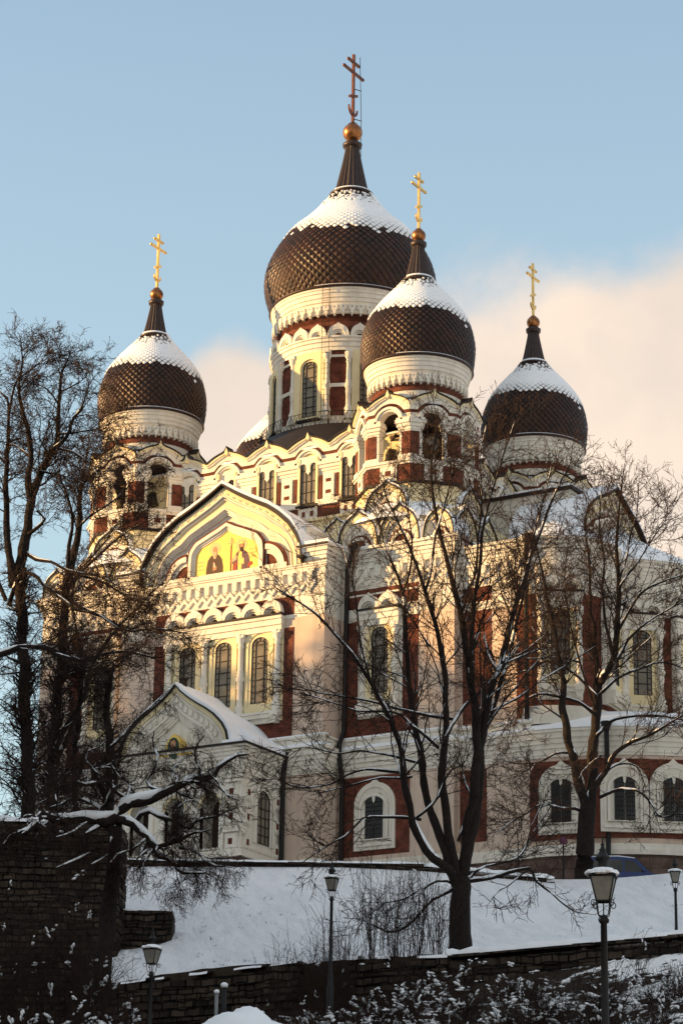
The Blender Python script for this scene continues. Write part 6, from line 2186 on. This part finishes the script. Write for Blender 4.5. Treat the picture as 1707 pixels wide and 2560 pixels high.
GA = 'snow-flecked shrubs on the dark bank'
rs = np.random.RandomState(77)
LB = 'dense dark leafless shrub flecked with snow in the thicket on the foreground bank'
k_ = 0
for row, (py, t) in enumerate(((2452, 84), (2486, 80), (2520, 76.5), (2556, 73), (2590, 69.5))):
    for px in np.arange(640+row*10 if row < 3 else 560+row*14, 1330 if row < 2 else 1760, 74):
        if 560 < px < 690 and py > 2530:
            continue
        if px > 1160 and (py < 2480 or rs.rand() < .15):
            continue
        shrub(px+rs.uniform(-25, 25), py, t+rs.uniform(-1, 1), rs.uniform(.9, 1.35), 1.35, 40, LB, GA, 1000+k_, nsnow=int(rs.uniform(40, 90)), twigs=6); k_ += 1
GB = 'tall bare sprouting shrubs behind the bank'
for i, (px, py, t, h) in enumerate(((700, 2425, 87, 1.7), (760, 2430, 87, 2.2), (815, 2420, 88, 2.5), (870, 2410, 88, 2.4), (930, 2400, 88.5, 2.3), (985, 2395, 88.5, 2.1), (1045, 2392, 88, 2.0), (1095, 2388, 87.5, 1.7), (850, 2440, 85.5, 1.9), (1010, 2425, 85, 1.6))):
    shrub(px, py, t, h+1.25, 1.3, 34, 'tall spindly leafless shrub with upright shoots against the snowy slope', GB, 2000+i, nsnow=10, twigs=5, bend=.45)
GC = 'brush before the town wall'
for i, (px, py, t, h) in enumerate(((20, 2500, 77, 3.2), (95, 2520, 76, 2.6), (170, 2510, 77, 3.4), (235, 2540, 75, 2.0), (300, 2550, 75, 1.5), (60, 2560, 73, 1.4), (140, 2565, 72.5, 1.3), (215, 2570, 72, 1.3), (290, 2575, 72, 1.2), (10, 2575, 72, 1.2))):
    shrub(px, py, t, h+(1.9 if h > 1.6 else .5), 1.5, 40, 'tangled dark brush with a little snow at the foot of the tall town wall', GC, 3000+i, nsnow=40 if h > 1.6 else 80, twigs=9)
GD = 'reddish shoots on the snowy bank at the right'
for i, (px, py, t, h) in enumerate(((1480, 2470, 77, 1.5), (1540, 2460, 78, 1.6), (1590, 2450, 78.5, 1.7), (1440, 2440, 79.5, 1.2), (1380, 2450, 79, 1.0))):
    shrub(px, py, t, h, .9, 14, 'thin leaning shoots growing through the snow by the largest lamp', GD, 4000+i, nsnow=16, twigs=3, lean=.45)

# dry stalks poking through the snow of the bank
tb = TB()
rg = np.random.RandomState(31)
for _ in range(220):
    s_ = rg.uniform(-8, 17); f_ = rg.rand()**1.4
    t__ = float(t_wall(s_))+.6+f_*(TP-2-float(t_wall(s_)))
    q = st(s_, t__, float(ground_z(s_, t__)))
    for k in range(rg.randint(1, 5)):
        L = rg.uniform(.05, .2)
        d = unit(np.array((rg.normal(0, .5), rg.normal(0, .5), 1)))
        b_ = q+np.array((rg.normal(0, .06), rg.normal(0, .06), -.03))
        tb.add(np.array([b_, b_+d*L*.6, b_+d*L+np.array((rg.normal(0, .03), rg.normal(0, .03), -.02))]), .007, 3)
tb.build('dry_grass', 'shrub_stem', None, (20, -40, 0), kind='stuff', label='sparse dry stalks poking through the snow of the bank', category='dry grass')

# ---------------------------------------------------------------- unseen beyond the left edge: houses and limes added to shade church and bank
hx = np.array((math.sin(SUN_AZ), -math.cos(SUN_AZ), 0.0)); px_ = np.array((-hx[1], hx[0], 0.0))
if px_[0] < 0:
    px_ = -px_


def cm(c, m, z=0.0):
    p = px_*c+hx*m
    return np.array((p[0], p[1], z))


def shade_house(c0, c1, m0, depth, ridge, label, seed):  # added house out of view, ridge height set by the shadow it throws
    ctr = cm((c0+c1)/2, m0+depth/2)
    s_, t__ = float(np.dot(ctr-CAM, vr0)), float(np.dot(ctr-CAM, vh))
    gz = float(ground_z(s_, t__))-1.5
    root = empty('shade_house', (ctr[0], ctr[1], gz), label, 'house')
    o = cm((c0+c1)/2, m0)
    F = Fr((o[0], o[1], 0), tuple(px_), tuple(-hx))
    W = (c1-c0)/2
    ev = ridge-3.2
    b = MB(); b.box(F, -W, W, gz, ev, -depth, 0, 'render_wall')
    b.box(F, -W-.1, W+.1, ev-.3, ev, -depth-.1, .15, 'white')
    b.build('wall', root, root.location)
    r = MB()
    r.add([F.p(-W-.3, ev, .5), F.p(W+.3, ev, .5), F.p(W+.3, ridge, -depth/2), F.p(-W-.3, ridge, -depth/2), F.p(-W-.3, ev, -depth-.5), F.p(W+.3, ev, -depth-.5)], [(0, 1, 2, 3), (3, 2, 5, 4), (0, 3, 4), (1, 5, 2)], 'snow')
    ro = r.build('roof', root, root.location)
    ch = MB(); ch.box(F, W*.4-.4, W*.4+.4, ridge-1, ridge+1.1, -depth/2-.4, -depth/2+.4, 'brick'); ch.build('chimney', ro, root.location)
    z = gz+4
    while z < ev-2:
        u = -W+1.4
        while u < W-1.2:
            m_ = MB(); m_.box(F, u-.55, u+.55, z, z+1.7, -.1, .05, 'white'); m_.box(F, u-.45, u+.45, z+.1, z+1.6, -.1, .06, 'dark_glass')
            m_.build('window', root, root.location)
            u += 2.6
        z += 3.4


M0 = 62
shade_house(-14, 8, M0, 11, 21.8, 'long plastered house added unseen beyond the left edge for shade, tallest of the row', 1)
shade_house(8, 17, M0+1, 11, 22.6, 'narrow plastered house added unseen beyond the left edge for shade', 2)
shade_house(17, 30, M0+2, 11, 22.4, 'low plastered house with a snowy roof added unseen beyond the left edge for shade, beside the narrow one', 3)
shade_house(30, 64, M0, 11, 18.8, 'broad plastered house stepping down the hill, added unseen beyond the left edge for shade', 4)
shade_house(64, 112, M0-6, 11, 13.0, 'lowest house of the row down the hill, added unseen beyond the left edge for shade', 5)


def shade_tree(c, m, H, label, seed, group):  # added tree out of view, its twigs thin the sunlight on the facade
    T = Tree(seed, trop=.35, dens=1.9, lens=(3.4, 1.3, .55), zig=.14, twr=.010, l1r=(.3, .06), snow_min=.05)
    p = cm(c, m, 3.6)
    root = empty('lime_tree', (p[0], p[1], 3.6), label, 'tree', group)
    rng = np.random.RandomState(seed)
    T.trunk([p, p+(0, .1, 3), p+(.1, 0, 6)], [.45, .4, .36], kids=False)
    for i in range(9):
        a = i*2.4+rng.uniform(-.3, .3); sp_ = rng.uniform(1.0, 5.2); h0 = rng.uniform(3.5, 6.5)
        d = np.array((math.cos(a), math.sin(a), 0))
        top = H*rng.uniform(.72, 1.0)*(1-.03*sp_)
        T.trunk([p+(0, 0, h0), p+d*sp_*.35+(0, 0, h0+(top-h0)*.3), p+d*sp_*.75+(0, 0, h0+(top-h0)*.65), p+d*sp_+(0, 0, top)], [.22, .15, .09, .02], k=7)
    T.finish(root)
    return root


GT = 'unseen limes added for shade'
for i, (c, H) in enumerate(((-8, 26), (-2, 26), (4, 26), (9.5, 26), (15, 26), (20, 25))):
    if i == 0:
        lt = shade_tree(c, 50, H, 'bare lime tree added unseen beyond the left edge to shade the church front', 900, GT)
    else:
        l2 = copy_tree(lt)
        p = cm(c, 50+i, 3.6); l2.location = tuple(p); l2.rotation_euler = (0, 0, 1.7*i)
